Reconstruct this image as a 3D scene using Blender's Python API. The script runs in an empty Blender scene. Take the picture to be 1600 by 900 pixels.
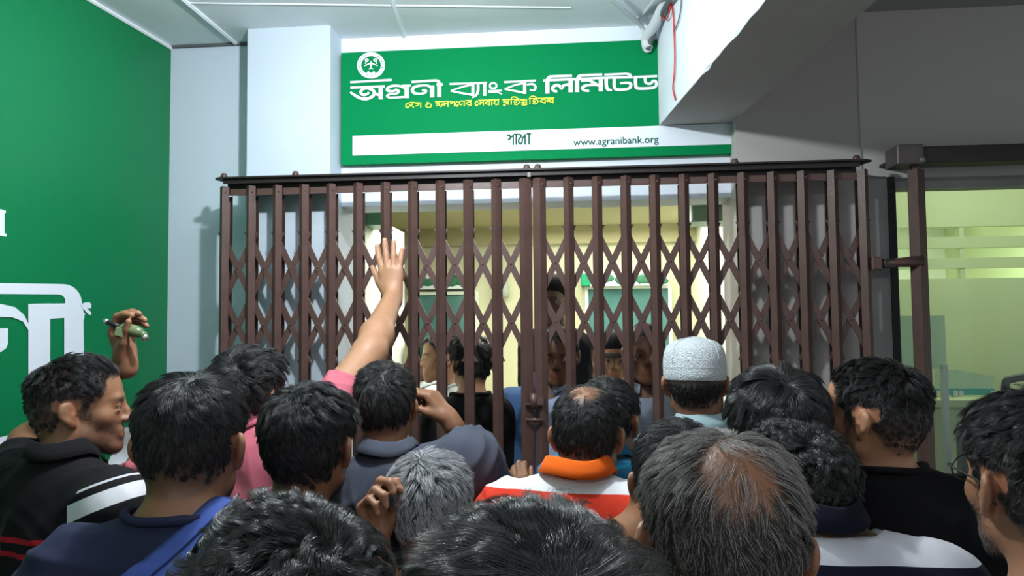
import bpy, math, time
import numpy as np
from mathutils import Matrix, Vector

SC = bpy.context.scene
COL = SC.collection
pi = math.pi

# ------------------------------------------------------------------ camera
FPX = 1155.0                      # focal length in pixels of the 1600-wide frame
PSI, THE, ROL = math.radians(5.0), math.radians(2.9), math.radians(0.56)
CAM = np.array([0.0, 0.0, 1.75])
cF = np.array([-math.sin(PSI) * math.cos(THE), math.cos(PSI) * math.cos(THE), math.sin(THE)])
_r0 = np.array([math.cos(PSI), math.sin(PSI), 0.0])
_u0 = np.cross(_r0, cF)
cR = _r0 * math.cos(ROL) - _u0 * math.sin(ROL)
cU = _u0 * math.cos(ROL) + _r0 * math.sin(ROL)
cd = bpy.data.cameras.new('camera')
cam = bpy.data.objects.new('camera', cd)
COL.objects.link(cam)
cd.sensor_width = 36.0
cd.lens = FPX / 1600.0 * 36.0
cd.clip_start = 0.02
M = Matrix.Identity(4)
for i in range(3):
    M[i][0], M[i][1], M[i][2], M[i][3] = cR[i], cU[i], -cF[i], CAM[i]
cam.matrix_world = M
SC.camera = cam

# ------------------------------------------------------------------ world, lamps, exposure
SC.view_settings.view_transform = 'Standard'
SC.view_settings.look = 'None'
SC.view_settings.gamma = 1.0
SC.view_settings.exposure = 0.0
W = bpy.data.worlds.new('world')
SC.world = W
W.use_nodes = True
W.node_tree.nodes['Background'].inputs[0].default_value = (0.88, 0.93, 1.0, 1)
W.node_tree.nodes['Background'].inputs[1].default_value = 0.42


def lamp(name, kind, loc, power, color, size=0.1, target=None, size_y=None):
    d = bpy.data.lights.new(name, kind)
    d.energy = power
    d.color = color
    if kind == 'AREA':
        d.size = size
        if size_y:
            d.shape = 'RECTANGLE'
            d.size_y = size_y
    else:
        d.shadow_soft_size = size
    o = bpy.data.objects.new(name, d)
    COL.objects.link(o)
    o.location = loc
    if target is not None:
        o.rotation_euler = (Vector(target) - Vector(loc)).to_track_quat('-Z', 'Y').to_euler()
    return o


# the bare lamp under the ceiling that throws the gate's shadow on the wall, two added fill lights further back,
# and the tubes of the banking hall and of the office
lamp('ceiling_lamp', 'POINT', (-0.48, 1.60, 2.69), 68, (0.90, 0.97, 1.0), 0.03)
lamp('hall_fill', 'AREA', (-0.6, -0.6, 2.84), 10, (0.93, 0.97, 1.0), 1.2, (-0.6, -0.4, 0), 0.15)
lamp('hall_fill', 'AREA', (1.9, -0.8, 2.80), 24, (0.93, 0.97, 1.0), 1.2, (1.9, -0.6, 0), 0.15)
lamp('bank_tube', 'AREA', (-0.35, 3.8, 2.38), 26, (1.0, 0.99, 0.86), 1.2, (-0.35, 3.8, 0), 0.6)
lamp('bank_tube', 'AREA', (0.35, 4.5, 2.38), 17, (1.0, 0.99, 0.86), 1.2, (0.35, 4.5, 0), 0.5)
lamp('office_tube', 'AREA', (2.1, 3.6, 2.72), 9, (0.96, 1.0, 0.80), 1.2, (2.1, 3.9, 0), 0.5)
lamp('office_tube', 'AREA', (2.6, 6.2, 2.72), 95, (0.96, 1.0, 0.80), 1.6, (2.6, 6.2, 0), 0.8)


# ------------------------------------------------------------------ pixel <-> point on a real plane
def ray(x, y):
    return cF + cR * ((x - 800) / FPX) - cU * ((y - 450) / FPX)


def atY(x, y, Y):
    d = ray(x, y)
    return CAM + d * (Y / d[1])


def atZ(x, y, Z):
    d = ray(x, y)
    return CAM + d * ((Z - CAM[2]) / d[2])


def atD(x, y, D):
    return CAM + ray(x, y) * D


def at_plane(x, y, p0, n):
    d = ray(x, y)
    p0, n = np.array(p0), np.array(n)
    return CAM + d * (((p0 - CAM) @ n) / (d @ n))


# ------------------------------------------------------------------ materials
def mat(name, col, rough=0.6, metal=0.0, noise=0.0, nscale=8.0, bump=0.0, bscale=60.0, spec=0.5, dark=None, stretch=None):
    m = bpy.data.materials.new(name)
    m.use_nodes = True
    nt = m.node_tree
    b = nt.nodes['Principled BSDF']
    b.inputs['Base Color'].default_value = (*col, 1)
    b.inputs['Roughness'].default_value = rough
    b.inputs['Metallic'].default_value = metal
    b.inputs['Specular IOR Level'].default_value = spec
    if noise or bump:
        tc = nt.nodes.new('ShaderNodeTexCoord')
        src = tc.outputs['Object']
        if stretch:
            mp = nt.nodes.new('ShaderNodeMapping')
            mp.inputs['Scale'].default_value = stretch
            nt.links.new(src, mp.inputs[0])
            src = mp.outputs[0]
    if noise:
        n = nt.nodes.new('ShaderNodeTexNoise')
        n.inputs['Scale'].default_value = nscale
        n.inputs['Detail'].default_value = 5
        nt.links.new(src, n.inputs[0])
        r = nt.nodes.new('ShaderNodeMapRange')
        r.inputs['From Min'].default_value = 0.3
        r.inputs['From Max'].default_value = 0.7
        nt.links.new(n.outputs['Fac'], r.inputs['Value'])
        mx = nt.nodes.new('ShaderNodeMix')
        mx.data_type = 'RGBA'
        d = dark or tuple(c * (1 - noise) for c in col)
        mx.inputs['A'].default_value = (*d, 1)
        mx.inputs['B'].default_value = (*col, 1)
        nt.links.new(r.outputs[0], mx.inputs['Factor'])
        nt.links.new(mx.outputs['Result'], b.inputs['Base Color'])
    if bump:
        n2 = nt.nodes.new('ShaderNodeTexNoise')
        n2.inputs['Scale'].default_value = bscale
        n2.inputs['Detail'].default_value = 4
        nt.links.new(src, n2.inputs[0])
        bp = nt.nodes.new('ShaderNodeBump')
        bp.inputs['Strength'].default_value = bump
        bp.inputs['Distance'].default_value = 0.01
        nt.links.new(n2.outputs['Fac'], bp.inputs['Height'])
        nt.links.new(bp.outputs[0], b.inputs['Normal'])
    return m


def emit(name, col, strength):
    m = bpy.data.materials.new(name)
    m.use_nodes = True
    b = m.node_tree.nodes['Principled BSDF']
    b.inputs['Base Color'].default_value = (*col, 1)
    b.inputs['Emission Color'].default_value = (*col, 1)
    b.inputs['Emission Strength'].default_value = strength
    return m


def glass(name, tint, clear=0.85, rough=0.02):
    """thin pane: mostly see-through with a tinted glossy film"""
    m = bpy.data.materials.new(name)
    m.use_nodes = True
    nt = m.node_tree
    b = nt.nodes['Principled BSDF']
    b.inputs['Base Color'].default_value = (*tint, 1)
    b.inputs['Roughness'].default_value = rough
    t = nt.nodes.new('ShaderNodeBsdfTransparent')
    t.inputs[0].default_value = (*[min(1, c * 0.35 + 0.65) for c in tint], 1)
    mx = nt.nodes.new('ShaderNodeMixShader')
    mx.inputs[0].default_value = clear
    nt.links.new(b.outputs[0], mx.inputs[1])
    nt.links.new(t.outputs[0], mx.inputs[2])
    nt.links.new(mx.outputs[0], nt.nodes['Material Output'].inputs[0])
    return m


WHITE_WALL = mat('white_wall_paint', (0.60, 0.68, 0.78), 0.75, noise=0.05, nscale=3, bump=0.05, bscale=30)
SIGN_WALL = mat('white_board_paint', (0.78, 0.84, 0.92), 0.6, noise=0.03, nscale=3)
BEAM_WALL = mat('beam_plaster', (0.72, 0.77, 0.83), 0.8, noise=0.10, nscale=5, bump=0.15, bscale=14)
GREY_WALL = mat('grey_wall_paint', (0.56, 0.54, 0.52), 0.8, noise=0.06, nscale=2.5)
CEIL = mat('ceiling_paint', (0.82, 0.86, 0.90), 0.85, noise=0.16, nscale=2.2, bump=0.05)
CEIL_TRIM = mat('ceiling_batten_paint', (0.80, 0.84, 0.87), 0.6)
GREEN_PRINT = mat('green_wall_vinyl', (0.002, 0.185, 0.062), 0.42, noise=0.10, nscale=1.3, spec=0.35)
GREEN_SIGN = mat('green_sign_vinyl', (0.0, 0.215, 0.066), 0.65, noise=0.05, nscale=2, spec=0.07)
PRINT_WHITE = mat('white_print', (0.80, 0.86, 0.94), 0.5)
PRINT_YELLOW = mat('yellow_print', (0.55, 0.74, 0.02), 0.5)
PRINT_GREEN = mat('dark_green_print', (0.0, 0.085, 0.05), 0.6, spec=.15)
FLOOR = mat('floor_tile', (0.26, 0.25, 0.23), 0.35, noise=0.15, nscale=4)
GATE = mat('brown_gate_paint', (0.100, 0.052, 0.043), 0.42, noise=0.25, nscale=18, bump=0.06, bscale=120, spec=0.5)
GATE_DARK = mat('dark_track_paint', (0.018, 0.010, 0.009), 0.5, noise=0.3, nscale=20)
STEEL = mat('worn_steel', (0.20, 0.18, 0.17), 0.5, 0.3, noise=0.3, nscale=40)
JAMB = mat('grey_steel_jamb', (0.27, 0.27, 0.265), 0.5, 0.2, noise=0.25, nscale=6)
BLACK_FRAME = mat('black_window_frame', (0.018, 0.018, 0.02), 0.4)
CREAM = mat('cream_wall_paint', (0.66, 0.67, 0.47), 0.8, noise=0.05, nscale=2)
CREAM_CEIL = mat('cream_ceiling_paint', (0.50, 0.46, 0.27), 0.8, noise=0.08, nscale=2)
PALE_WALL = mat('pale_hall_wall_paint', (0.80, 0.86, 0.76), 0.7, noise=0.04, nscale=2)
OFFICE_GREEN = mat('pale_green_partition', (0.62, 0.70, 0.42), 0.6, noise=0.05, nscale=2)
FILM = mat('frosted_band', (0.66, 0.74, 0.44), 0.55)
TEAL_GLASS = mat('teal_window_glass', (0.10, 0.25, 0.24), 0.12, noise=0.25, nscale=5)
GLASS = glass('clear_pane', (0.80, 0.92, 0.85), 0.955)
SCREEN_GLASS = glass('desk_screen_glass', (0.62, 0.78, 0.72), 0.55, 0.15)
TEAL = mat('teal_desk_panel', (0.05, 0.34, 0.38), 0.5)
BLACK_PLASTIC = mat('black_plastic', (0.015, 0.015, 0.016), 0.4)
PVC = mat('white_pvc', (0.60, 0.63, 0.65), 0.45)
RED_WIRE = mat('red_wire', (0.55, 0.035, 0.03), 0.45)
GREY_WIRE = mat('grey_wire', (0.10, 0.10, 0.11), 0.5)


# ------------------------------------------------------------------ mesh helpers
class MB:
    """collects simple solids into ONE mesh"""

    def __init__(s):
        s.v, s.f = [], []

    def raw(s, v, f):
        b = len(s.v)
        s.v += [tuple(map(float, p)) for p in v]
        s.f += [tuple(b + i for i in q) for q in f]
        return s

    def box(s, x0, x1, y0, y1, z0, z1, bev=0.0):
        if bev <= 0:
            v = [(x, y, z) for z in (z0, z1) for y in (y0, y1) for x in (x0, x1)]
            return s.raw(v, [(0, 2, 3, 1), (4, 5, 7, 6), (0, 1, 5, 4), (2, 6, 7, 3), (0, 4, 6, 2), (1, 3, 7, 5)])
        # chamfered: octagon in xy, with a chamfer at top and bottom
        b = min(bev, (x1 - x0) / 2.01, (y1 - y0) / 2.01, (z1 - z0) / 2.01)

        def ring(z, i):
            return [(x0 + b + i, y0 + i, z), (x1 - b - i, y0 + i, z), (x1 - i, y0 + b + i, z), (x1 - i, y1 - b - i, z),
                    (x1 - b - i, y1 - i, z), (x0 + b + i, y1 - i, z), (x0 + i, y1 - b - i, z), (x0 + i, y0 + b + i, z)]
        rs = [ring(z0, b * .5), ring(z0 + b, 0), ring(z1 - b, 0), ring(z1, b * .5)]
        v = sum(rs, [])
        f = [tuple(range(7, -1, -1)), tuple(range(24, 32))]
        for k in range(3):
            for i in range(8):
                j = (i + 1) % 8
                f.append((k * 8 + i, k * 8 + j, k * 8 + 8 + j, k * 8 + 8 + i))
        return s.raw(v, f)

    def obox(s, c, ax, ay, az):
        """oriented box: centre and three half-axis vectors"""
        c, ax, ay, az = map(np.array, (c, ax, ay, az))
        v = [c + ax * i + ay * j + az * k for k in (-1, 1) for j in (-1, 1) for i in (-1, 1)]
        return s.raw(v, [(0, 2, 3, 1), (4, 5, 7, 6), (0, 1, 5, 4), (2, 6, 7, 3), (0, 4, 6, 2), (1, 3, 7, 5)])

    def tube(s, pts, r, n=8, caps=True, closed=False):
        pts = [np.array(p, float) for p in pts]
        m = len(pts)
        rs = r if hasattr(r, '__len__') else [r] * m
        rings, up = [], None
        for i in range(m):
            a = pts[max(i - 1, 0)] if not closed else pts[i - 1]
            b = pts[min(i + 1, m - 1)] if not closed else pts[(i + 1) % m]
            t = b - a
            t = t / (np.linalg.norm(t) + 1e-12)
            if up is None:
                up = np.array([0, 0, 1.0]) if abs(t[2]) < .9 else np.array([1.0, 0, 0])
            u = up - t * (up @ t)
            u /= np.linalg.norm(u) + 1e-12
            up = u
            w = np.cross(t, u)
            rings.append([pts[i] + (u * math.cos(2 * pi * k / n) + w * math.sin(2 * pi * k / n)) * rs[i] for k in range(n)])
        v = sum(rings, [])
        f = []
        for i in range(m if closed else m - 1):
            j = (i + 1) % m
            for k in range(n):
                l = (k + 1) % n
                f.append((i * n + k, i * n + l, j * n + l, j * n + k))
        if caps and not closed:
            f += [tuple(range(n - 1, -1, -1)), tuple((m - 1) * n + k for k in range(n))]
        return s.raw(v, f)

    def prism(s, poly, off):
        """planar polygon (list of 3D points) extruded by vector off"""
        n = len(poly)
        a = [np.array(p, float) for p in poly]
        v = a + [p + np.array(off) for p in a]
        f = [tuple(range(n - 1, -1, -1)), tuple(range(n, 2 * n))] + [(i, (i + 1) % n, n + (i + 1) % n, n + i) for i in range(n)]
        return s.raw(v, f)

    def lathe(s, prof, c=(0, 0, 0), n=24, sx=1.0, sy=1.0):
        v, f = [], []
        for (r, z) in prof:
            for k in range(n):
                a = 2 * pi * k / n
                v.append((c[0] + r * math.cos(a) * sx, c[1] + r * math.sin(a) * sy, c[2] + z))
        for i in range(len(prof) - 1):
            for k in range(n):
                l = (k + 1) % n
                f.append((i * n + k, i * n + l, (i + 1) * n + l, (i + 1) * n + k))
        return s.raw(v, f)

    def ball(s, c, r, n=12, m=8):
        rr = r if hasattr(r, '__len__') else (r, r, r)
        v, f = [], []
        for i in range(m + 1):
            t = pi * i / m
            for k in range(n):
                a = 2 * pi * k / n
                v.append((c[0] + rr[0] * math.sin(t) * math.cos(a), c[1] + rr[1] * math.sin(t) * math.sin(a), c[2] + rr[2] * math.cos(t)))
        for i in range(m):
            for k in range(n):
                l = (k + 1) % n
                f.append((i * n + k, (i + 1) * n + k, (i + 1) * n + l, i * n + l))
        return s.raw(v, f)

    def build(s, name, m, parent=None, smooth=False):
        me = bpy.data.meshes.new(name)
        me.from_pydata(s.v, [], s.f)
        me.validate()
        me.update()
        if smooth:
            me.polygons.foreach_set('use_smooth', [True] * len(me.polygons))
        return link(name, me, m, parent)


def link(name, me, m, parent=None, local=False):
    """links a mesh built in world coordinates (or, with local, in its parent's) under its parent"""
    o = bpy.data.objects.new(name, me)
    COL.objects.link(o)
    if m is not None and not me.materials:
        me.materials.append(m)
    if parent is not None:
        o.parent = parent
        if parent.type == 'EMPTY' and not local:
            o.matrix_parent_inverse = Matrix.Translation(-parent.location)
    return o


def empty(name, loc=(0, 0, 0), rz=0.0):
    o = bpy.data.objects.new(name, None)
    COL.objects.link(o)
    o.location = loc
    o.rotation_euler = (0, 0, rz)
    o.empty_display_size = 0.1
    return o


def tag(o, label=None, cat=None, group=None, kind=None):
    for k, v in (('label', label), ('category', cat), ('group', group), ('kind', kind)):
        if v:
            o[k] = v
    return o


def struct(name, mb, m, label=None, parent=None):
    o = mb.build(name, m, parent)
    if parent is None:
        o['kind'] = 'structure'
    if label:
        o['label'] = label
    return o


# ================================================================== the setting
ZC = 2.90          # ceiling of the waiting hall
YB = 2.83          # wall behind the gate
YP = 2.69          # front of the two pillars
struct('floor', MB().box(-3.2, 4.2, -2.6, 2.83, -0.1, 0.0), FLOOR)
struct('floor_bank', MB().box(-3.2, 4.2, 2.83, 9.0, -0.1, 0.14), FLOOR)
struct('ceiling', MB().box(-3.2, 0.62, -2.6, 3.0, ZC, ZC + 0.1), CEIL)
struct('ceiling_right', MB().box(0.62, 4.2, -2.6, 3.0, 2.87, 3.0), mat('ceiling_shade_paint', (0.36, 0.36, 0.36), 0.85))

# green wall on the left, running towards the camera
g0 = atZ(266, 72, ZC)
g1 = atZ(145, 0, ZC)
gd = (g1 - g0)[:2]
gd = gd / np.linalg.norm(gd)
gn = np.array([-gd[1], gd[0], 0.0])
if gn[0] < 0:
    gn = -gn
ge = g0[:2] - gd * 0.25
gf = g0[:2] + gd * 5.2
m = MB()
m.prism([(ge[0], ge[1], 0), (gf[0], gf[1], 0), (gf[0], gf[1], ZC), (ge[0], ge[1], ZC)], -gn * 0.1)
wall_left = struct('wall_left', m, GREEN_PRINT)
tm = MB()
tm.tube([(g0[0] + .004, g0[1], ZC - .008), (gf[0] + .004, gf[1], ZC - .008)], 0.008, 6)
struct('trim_1', tm, CEIL_TRIM)

# back wall, pillars, lintel
struct('wall_back_left', MB().box(-1.72, -1.22, YB, 3.0, 0, ZC), WHITE_WALL)
struct('pillar_left', MB().box(-1.249, -0.921, YP, 3.0, 0, ZC, 0.004), WHITE_WALL)
struct('lintel', MB().box(-0.921, 0.60, YB, 3.0, 2.225, ZC), SIGN_WALL)
YR = 2.72
struct('pillar_right', MB().box(0.585, 1.02, YR, 3.0, 0, ZC), mat('right_pillar_paint', (0.47, 0.45, 0.43), 0.8, noise=.06, nscale=3))
xw = atY(1398, 400, YR)[0]
struct('wall_right', MB().box(1.022, 3.6, YR + .004, 3.0, 2.262, ZC).box(1.022, xw - .09, YR + .004, 3.0, 0, 2.262), GREY_WALL)
struct('trim_2', MB().box(1.017, 1.022, YR - .002, YR + .02, 2.262, 2.87), mat('wall_seam', (0.36, 0.36, 0.35), 0.8))
# beam under the ceiling
b0, b1 = atZ(1035, 190, 2.5), atZ(1195, 0, 2.5)
bd = (b1 - b0) / np.linalg.norm(b1 - b0)
c0, c1 = atZ(1145, 190, 2.5), atZ(1370, 0, 2.5)
e0, e1 = atZ(1035, 190, 2.5) - bd * 0.06, b0 + bd * 4.6
f0 = c0 - bd * 0.03
f1 = f0 + bd * 4.6
# the lower left arris is chipped plaster: the bottom outline wanders by a few millimetres
rng = np.random.default_rng(4)
nb = 90
v, f = [], []
for i in range(nb + 1):
    t = i / nb
    L0 = e0 + (e1 - e0) * t
    R0 = f0 + (f1 - f0) * t
    ch = max(0, math.sin(i * 1.7) * math.sin(i * .61 + 1)) * .010 * (i > 8) + rng.uniform(0, .0025)
    v += [(L0[0], L0[1], ZC), (L0[0], L0[1], 2.5 + ch), (L0[0] + ch * .9, L0[1], 2.5), (R0[0], R0[1], 2.5), (R0[0], R0[1], ZC)]
for i in range(nb):
    for k in range(4):
        f.append((i * 5 + k, i * 5 + 5 + k, i * 5 + 6 + k, i * 5 + k + 1))
f += [(4, 3, 2, 1, 0), tuple(nb * 5 + k for k in range(5))]
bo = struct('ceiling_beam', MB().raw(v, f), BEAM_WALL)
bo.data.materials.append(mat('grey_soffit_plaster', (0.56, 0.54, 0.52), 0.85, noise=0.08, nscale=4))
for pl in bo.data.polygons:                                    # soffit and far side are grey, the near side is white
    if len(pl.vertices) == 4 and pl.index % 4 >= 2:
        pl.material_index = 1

# ceiling battens and panel joints
for k, (a, b) in enumerate([((288, 0), (372, 70)), ((612, 0), (633, 61))]):
    p, q = atZ(*a, ZC), atZ(*b, ZC)
    d = (p - q) / np.linalg.norm(p - q)
    struct('trim_%d' % (3 + k), MB().tube([q - d * .0, p + d * 3.0], 0.010, 6), CEIL_TRIM)
p, q = atZ(288, 4, ZC), atZ(610, 8, ZC)
struct('trim_5', MB().tube([p, q, q + (q - p) * .9], 0.004, 6), CEIL)
# dark joint where the walls meet the ceiling
struct('trim_6', MB().box(-1.64, -1.249, YB - .012, YB + .002, ZC - .010, ZC + .002), mat('ceiling_joint', (0.10, 0.11, 0.12), 0.8))

# grey steel jamb and office window on the right
struct('trim_7', MB().box(xw - .10, xw - .028, YR - .03, YR + .10, 0, 2.262, .004), JAMB)
struct('trim_8', MB().box(xw - .026, xw + .004, YR - .02, YR + .08, 0, 2.262, .003), BLACK_FRAME)
win = struct('window_1', MB().box(xw + .004, 3.5, YR + .02, YR + .09, 2.225, 2.262).box(xw + .004, 3.5, YR + .02, YR + .09, 0.14, 0.2), JAMB)
struct('pane', MB().box(xw + .006, 3.5, YR + .05, YR + .058, 0.2, 2.225), GLASS, parent=win)

# banking hall behind the gate
ZH = 2.42
struct('ceiling_hall', MB().box(-2.4, 0.86, 3.0, 5.2, ZH, ZH + .1), CREAM_CEIL)
struct('wall_hall_left', MB().box(-1.05, -0.95, 3.0, 4.02, 0.14, 2.27), PALE_WALL)
struct('wall_hall_side', MB().box(-2.5, -2.4, 3.0, 5.2, 0.14, ZH), CREAM)
struct('wall_hall_back', MB().box(-2.4, 0.86, 5.05, 5.2, 0.14, ZH), CREAM)
struct('wall_hall_right', MB().box(0.80, 0.88, 3.0, 5.2, 0.14, ZH), PALE_WALL)
struct('trim_9', MB().box(-2.4, 0.80, 4.98, 5.05, 2.30, ZH), CREAM_CEIL)

# office behind the window: partition with three rows of open lights
struct('wall_office_right', MB().box(4.0, 4.1, 3.0, 9.0, 0.14, 2.75), OFFICE_GREEN)
struct('wall_office_back', MB().box(0.88, 4.0, 8.4, 8.5, 0.14, 2.75), PALE_WALL)
struct('wall_office_left', MB().box(0.88, 0.94, 5.2, 8.4, 0.14, 2.75), OFFICE_GREEN)
struct('ceiling_office', MB().box(0.88, 4.0, 3.0, 8.5, 2.75, 2.85), PALE_WALL)
YO = 4.2
zr = [atY(1500, y, YO)[2] for y in (354, 370, 387, 403, 419, 435)]
mm = MB()
mm.box(0.88, 4.0, YO, YO + .05, zr[0], 2.75)
for a, b in ((1, 2), (3, 4)):
    mm.box(0.88, 4.0, YO, YO + .05, zr[b], zr[a])
mm.box(0.88, 4.0, YO, YO + .05, 0.14, zr[5])
xm = atY(1504, 390, YO)[0]
for a, b in ((0, 1), (2, 3), (4, 5)):
    mm.box(xm - .012, xm + .012, YO + .004, YO + .046, zr[b], zr[a]).box(xm + .60, xm + .63, YO + .004, YO + .046, zr[b], zr[a])
struct('wall_office_partition', mm, OFFICE_GREEN)
LIGHT = emit('tube_light', (1.0, 1.0, 0.86), 6.0)
for k, (x, y) in enumerate([(2.25, 5.6), (3.1, 5.6), (2.5, 6.6), (3.5, 6.6), (2.7, 7.6), (3.6, 7.6)]):
    t = empty('ceiling_light', (x, y, 2.75))
    tag(t, 'slim white tube light on the office ceiling, %s row from the window, %s one' % (('nearest', 'middle', 'farthest')[k // 2], ('left', 'right')[k % 2]), 'light', 'office tube lights')
    MB().box(x - .36, x + .36, y - .05, y + .05, 2.725, 2.75).build('housing', PVC, t)
    MB().tube([(x - .34, y, 2.712), (x + .34, y, 2.712)], .016, 8).build('tube', LIGHT, t)


# ================================================================== writing on the walls
def ribbon(mb, pts, w, to3, off):
    """thick pixel polyline -> flat strokes on a plane; w number or list"""
    pts = np.array(pts, float)
    n = len(pts)
    ws = np.array(w if hasattr(w, '__len__') else [w] * n, float)
    # resample with a Catmull-Rom if there are many points
    t = np.zeros((n, 2))
    for i in range(n):
        a, b = pts[max(i - 1, 0)], pts[min(i + 1, n - 1)]
        d1 = pts[i] - a
        d2 = b - pts[i]
        u = d1 / (np.linalg.norm(d1) + 1e-9) + d2 / (np.linalg.norm(d2) + 1e-9)
        t[i] = u / (np.linalg.norm(u) + 1e-9)
    nn = np.stack([-t[:, 1], t[:, 0]], 1)
    L, R = pts + nn * ws[:, None] / 2, pts - nn * ws[:, None] / 2
    mb.layer = getattr(mb, 'layer', 0) + 1
    lift = off / np.linalg.norm(off) * (-0.00012 * mb.layer)
    v = [to3(*p) + lift for p in L] + [to3(*p) + lift for p in R]
    f = [(i, i + 1, n + i + 1, n + i) for i in range(n - 1)]
    q = [np.array(v[k]) for k in f[0]]
    if np.cross(q[1] - q[0], q[2] - q[0]) @ off > 0:
        f = [k[::-1] for k in f]
    mb.raw(v, f)


def smooth(pts, sub=5):
    pts = np.array(pts, float)
    out = []
    n = len(pts)
    for i in range(n - 1):
        p0, p1, p2, p3 = pts[max(i - 1, 0)], pts[i], pts[i + 1], pts[min(i + 2, n - 1)]
        for k in range(sub):
            t = k / sub
            out.append(.5 * ((2 * p1) + (-p0 + p2) * t + (2 * p0 - 5 * p1 + 4 * p2 - p3) * t * t + (-p0 + 3 * p1 - 3 * p2 + p3) * t ** 3))
    out.append(pts[-1])
    return out


YS = 2.795                                   # face of the sign board
sign = tag(empty('bank_sign', (-0.15, 2.81, 2.385)), 'green bank signboard with white Bengali lettering above the gate', 'sign')
MB().box(-0.913, 0.592, 2.80, 2.829, 2.385, 2.832).build('board', GREEN_SIGN, sign)
zb = [atY(552, 212, YS)[2], atY(552, 243, YS)[2]]
MB().box(-0.866, 0.588, YS + .002, 2.80, zb[1], zb[0]).build('white_band', PRINT_WHITE, sign)
OFF = np.array([0, .0035, 0])
s3 = lambda x, y: atY(x, y, YS + .001)


def glyph(name, strokes, org, sc, parent, material=PRINT_WHITE, to3=s3, off=OFF):
    mb = MB()
    for st in strokes:
        pts, w = st[0], st[1]
        p = np.array(pts, float) / sc + np.array(org)
        curve = len(st) > 2
        if curve:
            p = smooth(p)
        ww = np.array(w) / sc if hasattr(w, '__len__') else w / sc
        if hasattr(ww, '__len__') and curve:
            ww = np.interp(np.linspace(0, len(ww) - 1, len(p)), range(len(ww)), ww)
        ribbon(mb, p, ww, to3, off)
    o = mb.build(name, material, parent)
    return o


C = True
A7 = ((550, 75), 10.0)
glyph('letter', [([(-28, 535), (620, 498)], 34), ([(-25, 620), (515, 600)], 36),
                 ([(-28, 690), (40, 735), (120, 780), (210, 795), (290, 775), (340, 735), (348, 690), (310, 652), (240, 634), (175, 642), (138, 680), (150, 718), (195, 733), (245, 715), (262, 690)],
                  [30, 42, 46, 46, 46, 48, 50, 46, 34, 38, 46, 46, 40, 36, 30], C),
                 ([(345, 690), (385, 725), (430, 740)], 38), ([(450, 598), (450, 803)], 66)], *A7, sign)
glyph('letter', [([(853, 580), (853, 782)], 68), ([(918, 587), (780, 592)], 32),
                 ([(835, 640), (780, 604), (700, 590), (610, 598), (555, 630), (560, 668), (640, 676), (690, 655), (728, 680), (690, 712), (600, 722), (548, 745), (575, 772), (700, 772), (835, 764)],
                  [34, 34, 34, 38, 46, 42, 34, 40, 46, 32, 30, 32, 30, 30, 30], C)], *A7, sign)
glyph('letter', [([(932, 530), (1310, 507)], 36), ([(1300, 508), (1345, 520), (1362, 560), (1364, 600)], [36, 46, 58, 62], C), ([(1364, 590), (1364, 770)], 64),
                 ([(1320, 576), (1418, 568)], 36), ([(1253, 588), (1253, 772)], 66),
                 ([(1240, 625), (1180, 588), (1060, 590), (970, 615), (945, 662), (975, 705), (1060, 716), (1140, 700), (1152, 665), (1095, 660)],
                  [40, 34, 34, 42, 52, 40, 32, 36, 40, 34], C)], *A7, sign)
A4 = ((520, 70), 4.848)
glyph('letter', [([(885, 297), (1168, 288)], 15), ([(1062, 300), (985, 318), (897, 347)], [16, 13, 12]), ([(893, 350), (975, 366), (1060, 380)], [12, 14, 16]), ([(1062, 292), (1062, 386)], 22)], *A4, sign)
glyph('letter', [([(1100, 296), (1100, 345), (1088, 380), (1055, 400)], [20, 20, 17, 10], C), ([(1150, 288), (1150, 386)], 24)], *A4, sign)
glyph('letter', [([(1215 + 26 * math.cos(a), 310 + 21 * math.sin(a)) for a in np.linspace(0, 2 * pi, 17)], 14), ([(1180, 350), (1280, 348)], 13), ([(1180, 358), (1250, 360), (1282, 374)], [12, 12, 8])], *A4, sign)
glyph('letter', [([(1297, 283), (1538, 271)], 15), ([(1455, 288), (1380, 305), (1306, 334)], [16, 13, 12]), ([(1302, 336), (1380, 350), (1455, 365)], [12, 14, 16]), ([(1453, 278), (1453, 372)], 23),
                 ([(1470, 302), (1515, 298), (1536, 320), (1525, 344), (1492, 340)], [14, 16, 18, 15, 12], C)], *A4, sign)
A5 = ((840, 100), 8.0)
glyph('letter', [([(68, 207), (440, 190)], 30), ([(122, 190), (122, 370)], 52), ([(122, 215), (140, 172), (190, 156), (430, 148)], [46, 40, 32, 30], C),
                 ([(245, 345), (200, 332), (187, 300), (222, 268), (272, 272), (298, 308), (322, 272), (372, 258), (410, 262)], [26, 34, 38, 36, 36, 34, 34, 34, 34], C), ([(413, 185), (413, 354)], 52)], *A5, sign)
glyph('letter', [([(430, 192), (850, 172)], 30), ([(493, 190), (493, 352)], 54), ([(493, 210), (515, 158), (565, 143), (808, 132)], [48, 40, 32, 28], C),
                 ([(540, 208), (640, 206), (695, 232), (745, 262)], [30, 34, 40, 34], C), ([(645, 338), (585, 330), (562, 300), (600, 270), (700, 262), (780, 268)], [26, 32, 40, 34, 30, 34], C), ([(790, 178), (790, 344)], 52)], *A5, sign)
glyph('letter', [([(840, 172), (1200, 165)], 30), ([(858, 175), (860, 270), (880, 318), (930, 326)], [44, 42, 40, 22], C), ([(835, 135), (1110, 122), (1155, 134), (1168, 168)], [26, 28, 36, 40]),
                 ([(960, 180), (958, 270), (985, 318), (1090, 318), (1150, 300), (1165, 262), (1140, 236), (1030, 240)], [42, 42, 38, 32, 36, 42, 34, 26], C)], *A5, sign)
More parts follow.
